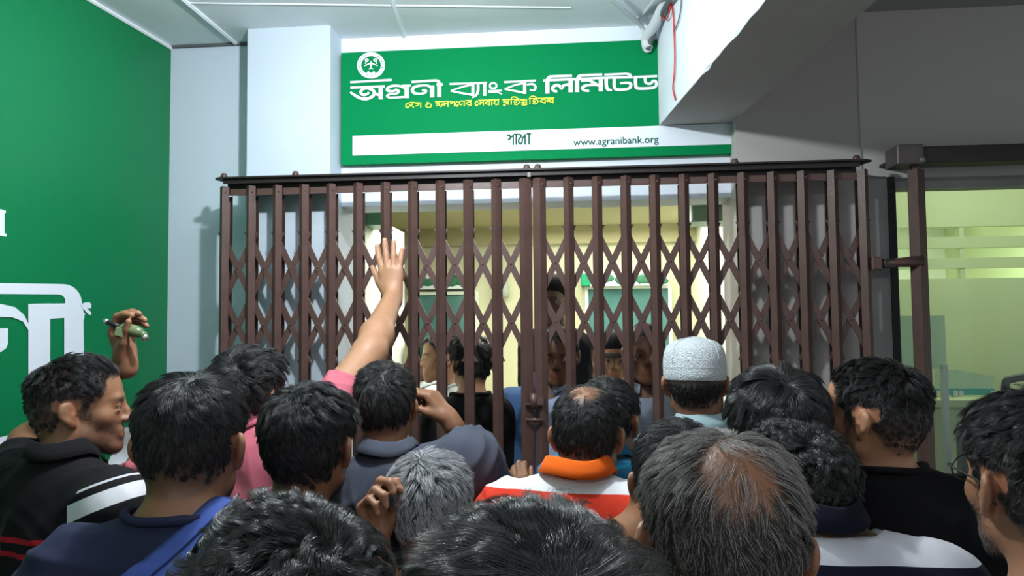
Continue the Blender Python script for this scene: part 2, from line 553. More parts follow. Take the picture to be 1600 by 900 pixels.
glyph('letter', [([(1190, 166), (1495, 152)], 30), ([(1225, 172), (1227, 262), (1255, 305), (1430, 300), (1480, 270), (1480, 222), (1440, 214), (1420, 242), (1380, 246), (1348, 226), (1342, 170)],
                                                     [44, 42, 38, 34, 36, 36, 32, 32, 30, 34, 36], C)], *A5, sign)
# emblem: ring with a circular legend, a plant between two trees in a shield-shaped field
em = MB()
cx, cy = 298, 270
for (r0x, r0y, r1x, r1y) in ((182, 168, 62, 0),):
    pass
ring = [(cx + 186 * math.cos(a), cy + 174 * math.sin(a)) for a in np.linspace(0, 2 * pi, 49)]
ribbon(em, np.array(ring) / 10 + (550, 75), 6.6, s3, OFF)
ribbon(em, np.array([(240, 375), (298, 412), (356, 375)]) / 10 + (550, 75), 4.0, s3, OFF)
ribbon(em, np.array([(215, 115), (300, 96), (385, 115)]) / 10 + (550, 75), 6.0, s3, OFF)
for sx in (-1, 1):
    x0 = cx + sx * 66
    ribbon(em, np.array([(x0 + 20 * math.cos(a), 190 + 18 * math.sin(a)) for a in np.linspace(0, 2 * pi, 13)]) / 10 + (550, 75), 2.2, s3, OFF)
    ribbon(em, np.array([(x0 + sx * 14, 205), (x0 + sx * 20, 250)]) / 10 + (550, 75), 1.4, s3, OFF)
    ribbon(em, np.array([(cx + sx * 4, 235), (cx + sx * 35, 250), (cx + sx * 105, 280)]) / 10 + (550, 75), [2.4, 2.0, 1.3], s3, OFF)
    ribbon(em, np.array([(cx + sx * 4, 330), (cx + sx * 22, 318), (cx + sx * 34, 336)]) / 10 + (550, 75), 1.1, s3, OFF)
ribbon(em, np.array([(cx, 205), (cx, 270), (cx - 4, 330)]) / 10 + (550, 75), [1.8, 2.8, 1.0], s3, OFF)
emb = em.build('emblem', PRINT_WHITE, sign)
tk = MB()
for i in range(46):
    a = math.radians(135 + i * 270 / 45 * 1.0)
    a = math.radians(-225 + 0) - a if False else a
    aa = math.radians(-60 + i * 300 / 45)
    p = np.array([cx + 182 * math.cos(aa), cy + 168 * math.sin(aa)]) / 10 + (550, 75)
    d = np.array([math.cos(aa), math.sin(aa)]) * (1.2 + .5 * math.sin(i * 2.3))
    ribbon(tk, [p - d, p + d], .55 + .25 * math.sin(i * 1.3), lambda x, y: atY(x, y, YS), OFF)
tk.build('emblem_legend', GREEN_SIGN, emb)


def text_mesh(body, size_w, name, material, parent, p_left, p_right, Y, bold=0.0):
    """text set with Blender's own font from p_left to p_right (baseline pixels) on the plane Y"""
    cu = bpy.data.curves.new('txt', 'FONT')
    cu.body = body
    cu.size = 1.0
    cu.extrude = 0.01
    cu.offset = bold
    to = bpy.data.objects.new('txt', cu)
    COL.objects.link(to)
    bpy.context.view_layer.update()
    me = bpy.data.meshes.new_from_object(to.evaluated_get(bpy.context.evaluated_depsgraph_get()))
    bpy.data.objects.remove(to)
    n = len(me.vertices)
    co = np.zeros(n * 3, np.float32)
    me.vertices.foreach_get('co', co)
    co = co.reshape(-1, 3)
    x0, x1 = co[:, 0].min(), co[:, 0].max()
    a, b = atY(*p_left, Y), atY(*p_right, Y)
    k = np.linalg.norm(b - a) / (x1 - x0)
    ux = (b - a) / np.linalg.norm(b - a)
    uz = np.array([-ux[2], 0, ux[0]])
    P = a + (co[:, :1] - x0) * k * ux + co[:, 1:2] * k * size_w * uz - co[:, 2:3] * np.array([0, .12, 0])
    me.vertices.foreach_set('co', P.astype(np.float32).ravel())
    me.update()
    me.materials.clear()
    return link(name, me, material, parent)


text_mesh('www.agranibank.org', 1.0, 'web_address', PRINT_GREEN, sign, (896, 227.5), (1029, 222.5), YS + .001)
# small Bengali words, drawn stroke by stroke (x to the right, y down from the headline)
ST = [(.78, 0), (.78, 1)]
BN = {
    'e': (.5, [[(.46, .30), (.25, .12), (.06, .45), (.08, .80), (.30, .98), (.42, .80), (.24, .68)]], 0),
    'd': (.8, [[(.52, 0), (.5, .28), (.14, .40), (.12, .66), (.36, .58), (.52, .76), (.62, 1)]], 1),
    'sh': (.9, [[(.04, .28), (.16, .06), (.30, .30), (.44, .06), (.58, .28), (.36, .60), (.08, .66)], ST], 0),
    'o': (.9, [[(.10, .22), (.34, .04), (.34, .42), (.12, .48), (.02, .76), (.32, 1), (.72, .90), (.76, .5), (.52, .30)]], 0),
    'j': (1.0, [[(.08, .42), (.36, .26), (.50, .50), (.30, .72), (.12, .60)], [(.48, 0), (.56, .5), (.74, .90), (.96, .74), (.88, .40)]], 1),
    'n': (.9, [ST, [(.78, .46), (.44, .40), (.16, .28), (.10, .58), (.28, .72), (.40, .52)]], 1),
    'g': (.85, [[(.10, .12), (.36, .04), (.46, .36), (.18, .50)], [(.46, .28), (.78, .12)], ST], 0),
    'nn': (.9, [ST, [(.78, .10), (.42, .02), (.12, .20), (.10, .60), (.38, .72), (.50, .50)]], 0),
    'r': (.88, [[(.76, .14), (.12, .50), (.76, .88)], ST, [(.36, 1.06), (.46, 1.06)]], 1),
    'b': (.88, [[(.76, .14), (.12, .50), (.76, .88)], ST], 1),
    's': (.9, [[(.12, .10), (.36, .10), (.30, .44), (.08, .50), (.28, .76), (.54, .40), (.78, .36)], ST], 1),
    'aa': (.45, [[(.25, 0), (.25, 1)]], 1),
    'y': (.9, [[(.14, .04), (.32, .30), (.10, .50), (.22, .74), (.78, .90)], ST, [(.40, 1.08), (.50, 1.08)]], 1),
    'pr': (.9, [[(.10, .06), (.34, .28), (.12, .50), (.76, .40)], ST, [(.76, .66), (.10, 1.0), (.42, 1.12)]], 1),
    'i': (.45, [[(.2, 1), (.2, .0), (.34, -.40), (.80, -.36), (1.10, 0)]], 1),
    't': (.85, [[(.36, .42), (.42, .58), (.22, .62), (.12, .40), (.34, .16), (.70, .30), (.72, .70), (.42, 1), (.06, .86)]], 1),
    'shr': (1.0, [[(.04, .28), (.16, .06), (.30, .30), (.44, .06), (.58, .28), (.36, .60), (.08, .66)], ST, [(.78, .62), (.2, 1.0), (.5, 1.14), (.9, 1.0)]], 0),
    'dh': (1.0, [[(.4, 0), (.38, .28), (.10, .40), (.10, .62), (.30, .54), (.42, .74)], [(.86, .14), (.40, .50), (.86, .88)], [(.88, 0), (.88, 1)]], 1),
    'kh': (.95, [[(.04, .06), (.26, .04), (.34, .24), (.10, .46), (.06, .76), (.26, .92), (.46, .72), (.50, .38), (.78, .16)], ST], 0),
}


def bn_word(letters, x0, x1, y0, y1, h, w, material, name):
    """letters between two headline pixels (x0, y0) and (x1, y1), letter height h"""
    tot = sum(BN[c][0] for c in letters)
    k = (x1 - x0) / tot
    mb = MB()
    x = x0
    for c in letters:
        wd, strokes, matra = BN[c]
        ty = lambda xx: y0 + (y1 - y0) * (xx - x0) / (x1 - x0)
        if matra:
            ribbon(mb, [(x - .3, ty(x)), (x + wd * k + .3, ty(x + wd * k))], w, s3, OFF)
        for sk in strokes:
            p = [(x + a * k * .98, ty(x + a * k) + b_ * h) for a, b_ in sk]
            ribbon(mb, smooth(p, 3) if len(p) > 2 else p, w, s3, OFF)
        x += wd * k
    return mb.build(name, material, sign)


for wd, xa, xb in ((['e', 'd', 'sh'], 633.5, 659), (['o'], 665, 675.5), (['j', 'n', 'g', 'e', 'nn', 'r'], 680, 737), (['e', 's', 'b', 'aa', 'y'], 742, 780),
                   (['pr', 'i', 't', 'shr', 'i', 't', 'b', 'dh'], 785, 866)):
    ln = lambda x: 160.5 + (153.2 - 160.5) * (x - 633) / 233
    bn_word(wd, xa, xb, ln(xa), ln(xb), 8.6, 1.7, PRINT_YELLOW, 'motto_word')
bn_word(['g', 'aa', 'kh', 'aa'], 791, 829.5, 210.5, 209, 16.5, 2.5, PRINT_GREEN, 'branch_word')

# big lettering on the green wall
gp = (g0[0], g0[1], 0)
w3 = lambda x, y: at_plane(x, y, gp, gn) + gn * 0.001
GOFF = -gn * 0.0006


def wall_poly(mb, pts):
    mb.layer = getattr(mb, 'layer', 0) + 1
    P = [w3(*p) + gn * (.001 + .0003 * mb.layer) for p in pts]
    a = sum(np.cross(P[i], P[(i + 1) % len(P)]) for i in range(len(P))) @ gn
    mb.raw(P if a > 0 else P[::-1], [tuple(range(len(P)))])


wl = tag(empty('wall_lettering', tuple(w3(60, 500))), 'huge white Bengali lettering across the green wall at left', 'lettering')
m = MB()
arc = lambda cx, cy, rx, ry, a0, a1, n=9: [(cx + rx * math.cos(math.radians(a)), cy - ry * math.sin(math.radians(a))) for a in np.linspace(a0, a1, n)]
# top bar with its rounded end, both stems and the bowl of the big letter
wall_poly(m, [(-160, 440), (100, 444)] + arc(98, 474, 29, 30, 90, 0) + [(131, 494), (130, 500), (101, 500), (101, 474)] + arc(90, 470, 11, 10, 0, 90, 5) + [(-160, 458)])
wall_poly(m, [(43, 475), (101, 474), (131, 492), (129, 495), (43, 500)])
wall_poly(m, [(43, 475), (77, 474), (77, 579), (43, 588)])
wall_poly(m, [(99, 474), (129, 490), (130, 562), (99, 570)])
wall_poly(m, [(-160, 470), (0, 475)] + [(22, 480), (36, 492), (44, 508), (44, 526)][:3] + [(43, 516), (34, 502), (18, 496), (0, 495), (-160, 492)])
wall_poly(m, [(-160, 516), (11, 513), (11, 536), (8, 544), (0, 550), (-160, 560)])
m.build('letter', PRINT_WHITE, wl)
m = MB()
wall_poly(m, [(125, 478), (130, 473), (139, 472), (142, 476), (141, 482), (135, 482), (142, 488), (141, 492), (137, 491)])
wall_poly(m, [(124, 480), (132, 491), (130, 493), (125, 489)])
m.build('letter', PRINT_WHITE, wl)
m = MB()
wall_poly(m, [(-120, 305), (-4, 326), (8, 329), (8, 333), (6, 333), (6, 365), (9, 365), (9, 370), (-2, 368), (-120, 350)])
m.build('letter', PRINT_WHITE, wl)
m = MB()
wall_poly(m, [(-200, 732), (0, 683), (78, 664), (80, 790), (0, 850), (-200, 960)])
m.build('white_band', PRINT_WHITE, wl)

# ================================================================== the collapsible gate
YG = 2.578
LX = np.linspace(atY(350, 400, YG)[0], atY(820, 400, YG)[0], 12)
RX = np.linspace(atY(845, 400, YG)[0], atY(1352, 400, YG)[0], 12)
trk = tag(empty('gate_track', (-0.16, 2.60, 2.25)), 'dark brown overhead track with a wide top flange carrying the folding gate', 'track')
xl, xr = atY(336, 276, 2.56)[0], atY(1358, 244, 2.56)[0]
m = MB().box(xl + .02, xr - .02, 2.548, 2.680, 2.291, 2.297)
a, b = xl - .0, xr + .0
m.prism([(xl + .02, 2.548, 2.291), (xl - .004, 2.57, 2.291), (xl + .02, 2.680, 2.291)], (0, 0, .006))
m.prism([(xr - .02, 2.548, 2.291), (xr + .012, 2.57, 2.291), (xr - .02, 2.680, 2.291)], (0, 0, .006))
m.build('top_flange', GATE_DARK, trk)
MB().box(xl + .03, xr - .03, 2.596, 2.602, 2.238, 2.291).box(xl + .03, xr - .03, 2.562, 2.568, 2.274, 2.291).box(xl + .03, xr - .03, 2.635, 2.641, 2.245, 2.291).build('channel', GATE_DARK, trk)
for px in (350, 462, 823, 840, 1148, 1338):
    p = atY(px, 268 - (px - 350) * .027, 2.60)
    MB().lathe([(0, .026), (.009, .024), (.013, .014), (.013, 0), (0, 0)], (p[0], 2.60, 2.296), 10).build('bolt', GATE, trk, True)
MB().box(-.166, -.154, 2.556, 2.562, 2.268, 2.284).build('stop_plate', STEEL, trk)

ZT, ZM, ZBt = 2.069, 1.863, 1.657


def picket_mesh(wl_=.0175, wr_=.0175, z0=.03, z1=2.266):
    t = .003
    fr = [(-wl_, 0), (0, -.0175), (wr_, 0), (wr_ - t, t * .6), (0, -.0175 + t * 1.5), (-wl_ + t, t * .6)]
    mb = MB()
    mb.prism([(x, y, z0) for x, y in fr], (0, 0, z1 - z0))
    bk = [(-.0175, .029), (-.0145, .0305), (0, .043), (.0145, .0305), (.0175, .029), (0, .047)]
    mb.prism([(x, y, z0) for x, y in bk], (0, 0, z1 - .03 - z0))
    me = bpy.data.meshes.new('picket')
    me.from_pydata(mb.v, [], mb.f)
    me.update()
    me.materials.append(GATE)
    return me


def put(me, name, loc, parent):
    o = bpy.data.objects.new(name, me)
    COL.objects.link(o)
    o.parent = parent
    o.location = Vector(loc) - parent.location
    return o


PICK = picket_mesh()


def bar_mesh(dx, dz, over0, over1, w=.022, t=.004):
    L = math.hypot(dx, dz)
    u = np.array([dx, 0, dz]) / L
    s_ = np.array([-u[2], 0, u[0]]) * w / 2
    a = -u * over0
    b = u * (L + over1)
    # ends cut level like the flats of the photograph
    mb = MB()
    k = s_[2] / u[2] if abs(u[2]) > 1e-6 else 0
    P = [a + s_ - u * (s_[2] / u[2]), a - s_ + u * (s_[2] / u[2]), b - s_ + u * (s_[2] / u[2]), b + s_ - u * (s_[2] / u[2])]
    mb.prism([p for p in P], (0, t, 0))
    me = bpy.data.meshes.new('lattice_bar')
    me.from_pydata(mb.v, [], mb.f)
    me.update()
    me.materials.append(GATE)
    return me


def make_leaf(name, X, label, stile_first):
    root = tag(empty(name, ((X[0] + X[-1]) / 2, YG, 0.0)), label, 'gate')
    p = (X[-1] - X[0]) / 11
    for i, x in enumerate(X):
        st = (i == 0) if stile_first else (i == 11)
        if st:
            me = picket_mesh(.026, .020) if stile_first else picket_mesh(.018, .026)
            put(me, 'meeting_stile', (x, YG, 0), root)
        else:
            put(PICK, 'picket', (x, YG, 0), root)
    dzh = ZT - ZM
    full_a, full_b = bar_mesh(2 * p, -2 * dzh, .032, .036), bar_mesh(2 * p, 2 * dzh, .036, .032)
    half_a, half_b = bar_mesh(p, -dzh, .012, .034), bar_mesh(p, dzh, .034, .012)
    half_c, half_d = bar_mesh(p, -dzh, .032, .012), bar_mesh(p, dzh, .012, .032)
    riv = MB()
    for tier in (0.0, -1.15):
        for i in range(10):
            put(full_a, 'lattice_bar', (X[i], YG + .004, ZT + tier), root)
            put(full_b, 'lattice_bar', (X[i], YG + .011, ZBt + tier), root)
        put(half_a, 'lattice_bar', (X[0], YG + .004, ZM + tier), root)
        put(half_b, 'lattice_bar', (X[0], YG + .011, ZM - (ZM - ZM) + tier), root) if False else None
        put(half_d, 'lattice_bar', (X[0], YG + .011, ZM + tier), root)
        put(half_c, 'lattice_bar', (X[10], YG + .004, ZT + tier), root)
        put(half_b, 'lattice_bar', (X[10], YG + .011, ZBt + tier), root)
        for i in range(11):
            for z in (ZT - dzh / 2, ZM - dzh / 2):
                riv.ball(((X[i] + X[i + 1]) / 2, YG + .003, z + tier), (.0042, .003, .0042), 8, 5)
    for i, x in enumerate(X):
        riv.ball((x + .009, YG - .011, 2.243), (.004, .003, .004), 8, 5)
    tag(riv.build('rivets', GATE, root, True), kind='stuff')
    tie = MB().box(0, p - .036, 0, .004, -.012, .012)
    tm_ = bpy.data.meshes.new('tie_bar')
    tm_.from_pydata(tie.v, [], tie.f)
    tm_.materials.append(GATE)
    for i in range(11):
        put(tm_, 'tie_bar', (X[i] + .018, YG + .006, 2.246), root)
    return root


left_leaf = make_leaf('collapsible_gate', LX, 'brown steel folding gate leaf in front of the left white pillar, hand pressed on it', False)
right_leaf = make_leaf('collapsible_gate', RX, 'brown steel folding gate leaf on the right, carrying the latch and running under the beam', True)
# latch between the two meeting stiles
c = atY(834, 628, YG - .03)
m = MB().tube([(c[0], YG - .030, c[2] + .028), (c[0], YG - .030, c[2] - .024)], .013, 12)
lb = m.build('latch_barrel', GATE, right_leaf, True)
MB().box(c[0] - .032, c[0] - .012, YG - .034, YG - .018, c[2] - .010, c[2] - .004).box(c[0] + .010, c[0] + .034, YG - .034, YG - .016, c[2] - .010, c[2] + .016).build('hasp', GATE, right_leaf)
c2 = atY(834, 656, YG - .03)
MB().tube([(c2[0] - .028, YG - .026, c2[2]), (c2[0] + .034, YG - .026, c2[2] - .001)], .006, 8).build('latch_bolt', GATE, right_leaf, True)

# stay pipe from the gate to the post, and the second gate's track and stile
p0, p1 = atY(1365, 412, 2.575), atY(1441, 408, 2.575)
st = tag(empty('gate_stay', tuple(p0)), 'short brown round stay pipe bridging the folding gate and the right post', 'stay')
MB().tube([p0 + [.02, 0, 0], p1], [.012, .020], 12).build('pipe', GATE, st, True)
MB().box(p0[0] - .012, p0[0] + .022, 2.555, 2.595, p0[2] - .022, p0[2] + .022, .004).build('collar', GATE, st)
MB().box(p0[0] + .03, p0[0] + .07, 2.562, 2.588, p0[2] - .016, p0[2] + .016, .003).build('clamp', GATE_DARK, st)
t0 = atY(1400, 243, 2.56)
tr2 = tag(empty('sliding_track', (t0[0], 2.60, 2.28)), 'dark brown box track above the office window at right', 'track')
za, zb_ = atY(1400, 256, 2.56)[2], atY(1400, 230, 2.56)[2]
MB().box(t0[0], t0[0] + .085, 2.548, 2.65, za - .004, zb_ + .006, .003).build('end_bracket', mat('grey_brown_steel', (.10, .085, .08), .5, .2, noise=.3, nscale=30), tr2)
MB().box(t0[0] + .085, 3.4, 2.56, 2.64, za, zb_, .003).build('box_rail', GATE_DARK, tr2)
MB().box(t0[0] + .01, 3.4, 2.64, YR + .004, za + .02, za + .03).build('wall_bracket', GATE_DARK, tr2)
hp = atY(1441, 250, 2.55)
MB().ball((hp[0], 2.546, hp[2]), (.010, .006, .010), 10, 6).build('bolt', STEEL, tr2, True)
px0 = atY(1441, 500, 2.575)[0]
post = tag(empty('gate_post', (px0, 2.578, 0)), 'tall dark brown gate post hanging from the box track by the office window', 'post')
m = MB()
zt = atY(1440, 264, 2.575)[2]
t = .003
m.prism([(px0 - .024, 2.590, .02), (px0 - .004, 2.562, .02), (px0 + .030, 2.586, .02), (px0 + .027, 2.590, .02), (px0 - .003, 2.568, .02), (px0 - .020, 2.592, .02)], (0, 0, zt - .02))
m.build('stile', GATE, post)
MB().prism([(px0 - .022, 2.598, .02), (px0 + .004, 2.620, .02), (px0 + .027, 2.598, .02), (px0 + .004, 2.616, .02)], (0, 0, zt - .06)).build('back_angle', GATE_DARK, post)
MB().box(px0 - .012, px0 + .012, 2.58, 2.592, zt - .02, za + .002).build('hanger', GATE, post)
MB().box(px0 - .034, px0 - .026, 2.572, 2.584, 1.42, 1.56).build('keeper', STEEL, post)

# ================================================================== pipes and wires at the beam
zc = lambda x, y, z: atZ(x, y, z)
m = MB()
q = [atY(1012, 76, 2.78), atY(1010, 60, 2.78), atY(1024, 36, 2.70), atY(1046, -12, 2.55)]
pipe = tag(m.tube(smooth(q), .020, 12).build('conduit', PVC, None, True), 'thick white plastic conduit running along the ceiling beam to the sign corner', 'conduit')
m = MB()
q = [atY(950, -6, 2.50), atY(980, 22, 2.66), atY(1000, 38, 2.76), atY(1007, 55, 2.785), atY(1007, 70, 2.785), atY(1010, 79, 2.785), atY(1016, 77, 2.785)]
tag(m.tube(smooth(q), .009, 8).build('conduit', PVC, None, True), 'thin white conduit bending down the wall over the sign corner', 'conduit')
m = MB()
q = [atY(1028, -8, 2.5), atY(1008, 18, 2.7), atY(996, 30, 2.76)]
tag(m.tube(smooth(q), .006, 8).build('conduit', PVC, None, True), 'slim grey conduit crossing the ceiling corner above the sign', 'conduit')
m = MB()
q = [atY(1052, -10, 2.45), atY(1036, 18, 2.62), atY(1022, 50, 2.74), atY(1012, 78, 2.78)]
tag(m.tube(smooth(q), .010, 8).build('cable', GREY_WIRE, None, True), 'dark cable bundle tucked between the white conduit and the beam', 'cable')
fN = np.array([-bd[1], bd[0], 0.0])
if fN[0] > 0:
    fN = -fN
bw = lambda x, y, o=.006: at_plane(x, y, b0, fN) + fN * o
m = MB()
q = [bw(1047, -14), bw(1054, 18), bw(1056, 52), bw(1057, 90), bw(1056, 118), bw(1054, 138), bw(1057, 152), bw(1058, 156)]
tag(m.tube(smooth(q), .0028, 6).build('cable', RED_WIRE, None, True), 'long thin red wire hanging down the white face of the beam', 'cable')
m = MB()
q = [bw(1036, -14, .012), bw(1038, 14, .012), bw(1044, 30, .012), bw(1050, 24, .012), bw(1055, -2, .012), bw(1060, -14, .012)]
m.tube(smooth(q), .0028, 6)
q = [bw(1052, -14, .016), bw(1046, 16, .016), bw(1036, 40, .016), bw(1033, 36, .016), bw(1040, 10, .016), bw(1046, -14, .016)]
m.tube(smooth(q), .0028, 6)
tag(m.build('wire_coil', RED_WIRE, None, True), 'loops of coiled red wire at the top of the beam', 'cable')
m = MB()
q = [bw(1068, -14), bw(1066, 18), bw(1060, 40), bw(1055, 48)]
tag(m.tube(smooth(q), .0022, 6).build('cable', GREY_WIRE, None, True), 'thin grey wire curving beside the red wire on the beam', 'cable')

# ================================================================== things in the banking hall
def counter_window(px0, px1, py0, py1, label):
    Y = 4.98
    a, b = atY(px0, py1, Y), atY(px1, py0, Y)
    root = tag(empty('teller_window', ((a[0] + b[0]) / 2, Y, a[2])), label, 'window')
    MB().box(a[0], b[0], Y + .02, Y + .03, a[2], b[2]).build('pane', TEAL_GLASS, root)
    w = .022
    MB().box(a[0] - w, a[0], Y, Y + .07, a[2] - w, b[2] + w).box(b[0], b[0] + w, Y, Y + .07, a[2] - w, b[2] + w).box(a[0], b[0], Y, Y + .07, b[2], b[2] + w).box(a[0], b[0], Y, Y + .07, a[2] - w, a[2]).build('frame', PALE_WALL, root)
    return root


counter_window(655, 742, 460, 585, 'teal teller window in the cream back wall, behind the left gate leaf')
counter_window(921, 1044, 450, 590, 'wider teal teller window in the cream back wall, behind the right gate leaf')


def leaf_sign(px0, px1, py0, py1, label, box):
    Y = 4.93
    a, b = atY(px0, py1, Y), atY(px1, py0, Y)
    root = tag(empty('picture_sign', ((a[0] + b[0]) / 2, Y, a[2])), label, 'sign')
    MB().box(a[0], b[0], Y, Y + .12, a[2], b[2]).build('panel', PRINT_WHITE, root)
    rg = np.random.default_rng(int(px0))
    LG = mat('leaf_green_print', (0.03, 0.17, 0.09), 0.5)
    h, wd = b[2] - a[2], b[0] - a[0]
    for k in range(4):
        cx = a[0] + wd * (.2 + .22 * k)
        mb = MB()
        for j in range(6):
            mb.ball((cx + rg.uniform(-.05, .05), Y - .003, a[2] + h * (.55 + rg.uniform(-.2, .25))), (.035, .004, .022), 8, 5)
        mb.box(cx - .006, cx + .006, Y - .004, Y, a[2] + .01, a[2] + h * .5)
        mb.build('tree_print', LG, root, True)
    if box:
        MB().box(a[0] - .05, a[0] + .01, Y - .03, Y + .12, a[2] + .0, b[2] + .01, .004).build('green_end', mat('green_sign_end', (0.0, 0.26, 0.12), 0.4), root)
    return root


leaf_sign(640, 735, 428, 452, 'white sign with green tree print above the left teller window', False)
leaf_sign(920, 1044, 428, 447, 'white sign with dark tree print and green end above the right teller window', True)
# bell-shaped wall lamp between the windows
p = atY(786, 452, 5.0)
t = tag(empty('wall_fitting', tuple(p)), 'small grey bell shaped fitting on the cream wall', 'fitting')
MB().lathe([(0, .07), (.02, .07), (.03, .05), (.045, .0), (.045, -.05), (.03, -.06), (0, -.06)], (p[0], 4.99, p[2]), 12).build('bell', mat('grey_fitting', (.35, .38, .33), .5), t, True)
MB().tube([(p[0], 5.0, p[2] + .06), (p[0], 5.06, p[2] + .10)], .008, 6).build('arm', BLACK_PLASTIC, t)
# cream counter
t = tag(empty('counter', (-.3, 4.7, .14)), 'low cream service counter along the back of the hall', 'counter')
MB().box(-1.6, .74, 4.55, 5.0, .14, 1.22, .005).build('body', CREAM, t)
MB().box(-1.62, .76, 4.52, 5.02, 1.22, 1.26, .005).build('top', mat('counter_top', (.62, .58, .34), .4), t)
# green boxes high on both side walls
a = atY(583, 340, 3.30)
t = tag(empty('wall_box', (-.95, 3.3, a[2])), 'dark green box high on the left inner wall of the hall', 'box')
MB().box(-.950, -.865, 3.22, 3.40, a[2] - .045, a[2] + .055, .006).build('case', mat('green_box', (.06, .20, .12), .4), t)
MB().box(-.950, -.88, 3.20, 3.22, a[2] + .02, a[2] + .075).build('bracket', BLACK_PLASTIC, t)
a = atY(1091, 334, 3.6)
t = tag(empty('wall_box', (.80, 3.6, a[2])), 'grey green box high on the right inner wall of the hall', 'box')
MB().box(a[0] - .04, .80, 3.55, 3.75, a[2] - .045, a[2] + .055, .006).build('case', mat('grey_green_box', (.16, .27, .22), .4), t)
MB().box(a[0] + .02, .80, 3.5, 3.56, a[2] + .03, a[2] + .08).build('bracket', BLACK_PLASTIC, t)

# ================================================================== office furniture seen through the window
def screen(px0, px1, py0, py1, Y, label, teal=False, skew=0.0, foot=0.14):
    a, b = atY(px0, py1, Y), atY(px1, py0, Y)
    root = tag(empty('desk_screen', ((a[0] + b[0]) / 2, Y, 0.14)), label, 'screen')
    MB().prism([(a[0], Y, a[2]), (b[0], Y, a[2]), (b[0], Y, b[2] - skew), (a[0], Y, b[2])], (0, .008, 0)).build('glass_panel', SCREEN_GLASS, root)
    if teal:
        MB().box(a[0], b[0], Y - .004, Y + .014, a[2] - .002, a[2] + .028).build('teal_strip', TEAL, root)
    MB().box(a[0], a[0] + .02, Y - .01, Y + .02, foot, a[2] + .02).box(b[0] - .02, b[0], Y - .01, Y + .02, foot, a[2] + .02).build('post', PVC, root)
    return root


screen(1404, 1476, 493, 577, 3.35, 'upright clear glass desk screen just behind the gate post', False)
zdesk = atY(1465, 622, 3.55)[2] + .001
screen(1463, 1494, 578, 617, 3.6, 'narrow low glass desk screen with a teal foot', True, 0, zdesk)
screen(1497, 1552, 578, 617, 3.62, 'wide low glass desk screen with sloping top and teal foot', True, .03, zdesk)
a = atY(1465, 622, 3.55)
t = tag(empty('office_desk', (a[0] + .4, 3.8, .14)), 'pale green office desk behind the window glass', 'desk')
MB().box(a[0] - .25, a[0] + 1.1, 3.45, 3.9, a[2] - .03, a[2]).build('top', OFFICE_GREEN, t)
MB().box(a[0] - .22, a[0] + 1.05, 3.5, 3.53, .14, a[2] - .03).build('front_panel', OFFICE_GREEN, t)
a = atY(1556, 600, 3.25)


def chair(x, y, ztop, label):
    root = tag(empty('office_chair', (x, y, .14)), label, 'chair')
    pts = [(x - .14, y, ztop - .30), (x - .150, y, ztop - .05), (x - .12, y, ztop - .006), (x, y - .01, ztop + .006), (x + .12, y, ztop - .006), (x + .150, y, ztop - .05), (x + .14, y, ztop - .30)]
    MB().tube(smooth(pts), .016, 8).build('back_frame', BLACK_PLASTIC, root, True)
    MB().box(x - .135, x + .135, y + .0, y + .012, ztop - .34, ztop - .12, .004).build('back_rest', BLACK_PLASTIC, root)
    MB().box(x - .20, x + .20, y - .36, y + .02, .55, .62, .02).build('seat', BLACK_PLASTIC, root)
    MB().tube([(x, y - .2, .55), (x, y - .2, .2)], .03, 10).build('column', BLACK_PLASTIC, root)
    MB().box(x - .03, x + .03, y + .005, y + .03, .6, ztop - .3).build('spine', BLACK_PLASTIC, root)
    m_ = MB()
    for k in range(5):
        an = 2 * pi * k / 5
        m_.tube([(x, y - .2, .22), (x + .19 * math.cos(an), y - .17 + .19 * math.sin(an), .17)], .018, 6)
    m_.build('foot_star', BLACK_PLASTIC, root)


p = atY(1590, 590, 3.22)
chair(p[0] + .10, 3.22, p[2], 'black office chair with open loop back above the head of the man in glasses')
p = atY(1512, 690, 3.10)
t = tag(empty('desk_phone', (p[0], 3.12, .14)), 'black office chair arm and back edge low behind the window', 'chair')
MB().box(p[0] - .03, p[0] + .08, 3.08, 3.14, p[2] - .16, p[2] + .02, .012).build('back_rest', BLACK_PLASTIC, t)
MB().tube([(p[0] - .02, 3.10, p[2] + .02), (p[0] - .035, 3.08, p[2] + .07), (p[0] + .02, 3.08, p[2] + .075)], .012, 8).build('arm', BLACK_PLASTIC, t)
MB().box(p[0] - .16, p[0] + .07, 3.1, 3.28, .55, .62, .02).build('seat', BLACK_PLASTIC, t)
MB().tube([(p[0] - .05, 3.2, .55), (p[0] - .05, 3.2, .14)], .03, 8).build('column', BLACK_PLASTIC, t)
MB().box(p[0] - .02, p[0] + .06, 3.12, 3.16, .6, p[2] - .14).build('spine', BLACK_PLASTIC, t)
t.name = 'office_chair'


# ================================================================== people: one blended body per person
F4 = np.float32


def rotm(yaw=0, pitch=0, roll=0):
    """columns = right, forward, up of a head turned by yaw (left +), pitch (up +), roll (right ear down +); degrees"""
    y, p, r = map(math.radians, (yaw, pitch, roll))
    Rz = np.array([[math.cos(y), -math.sin(y), 0], [math.sin(y), math.cos(y), 0], [0, 0, 1]])
    Rx = np.array([[1, 0, 0], [0, math.cos(p), -math.sin(p)], [0, math.sin(p), math.cos(p)]])
    Ry = np.array([[math.cos(r), 0, math.sin(r)], [0, 1, 0], [-math.sin(r), 0, math.cos(r)]])
    return Rz @ Rx @ Ry


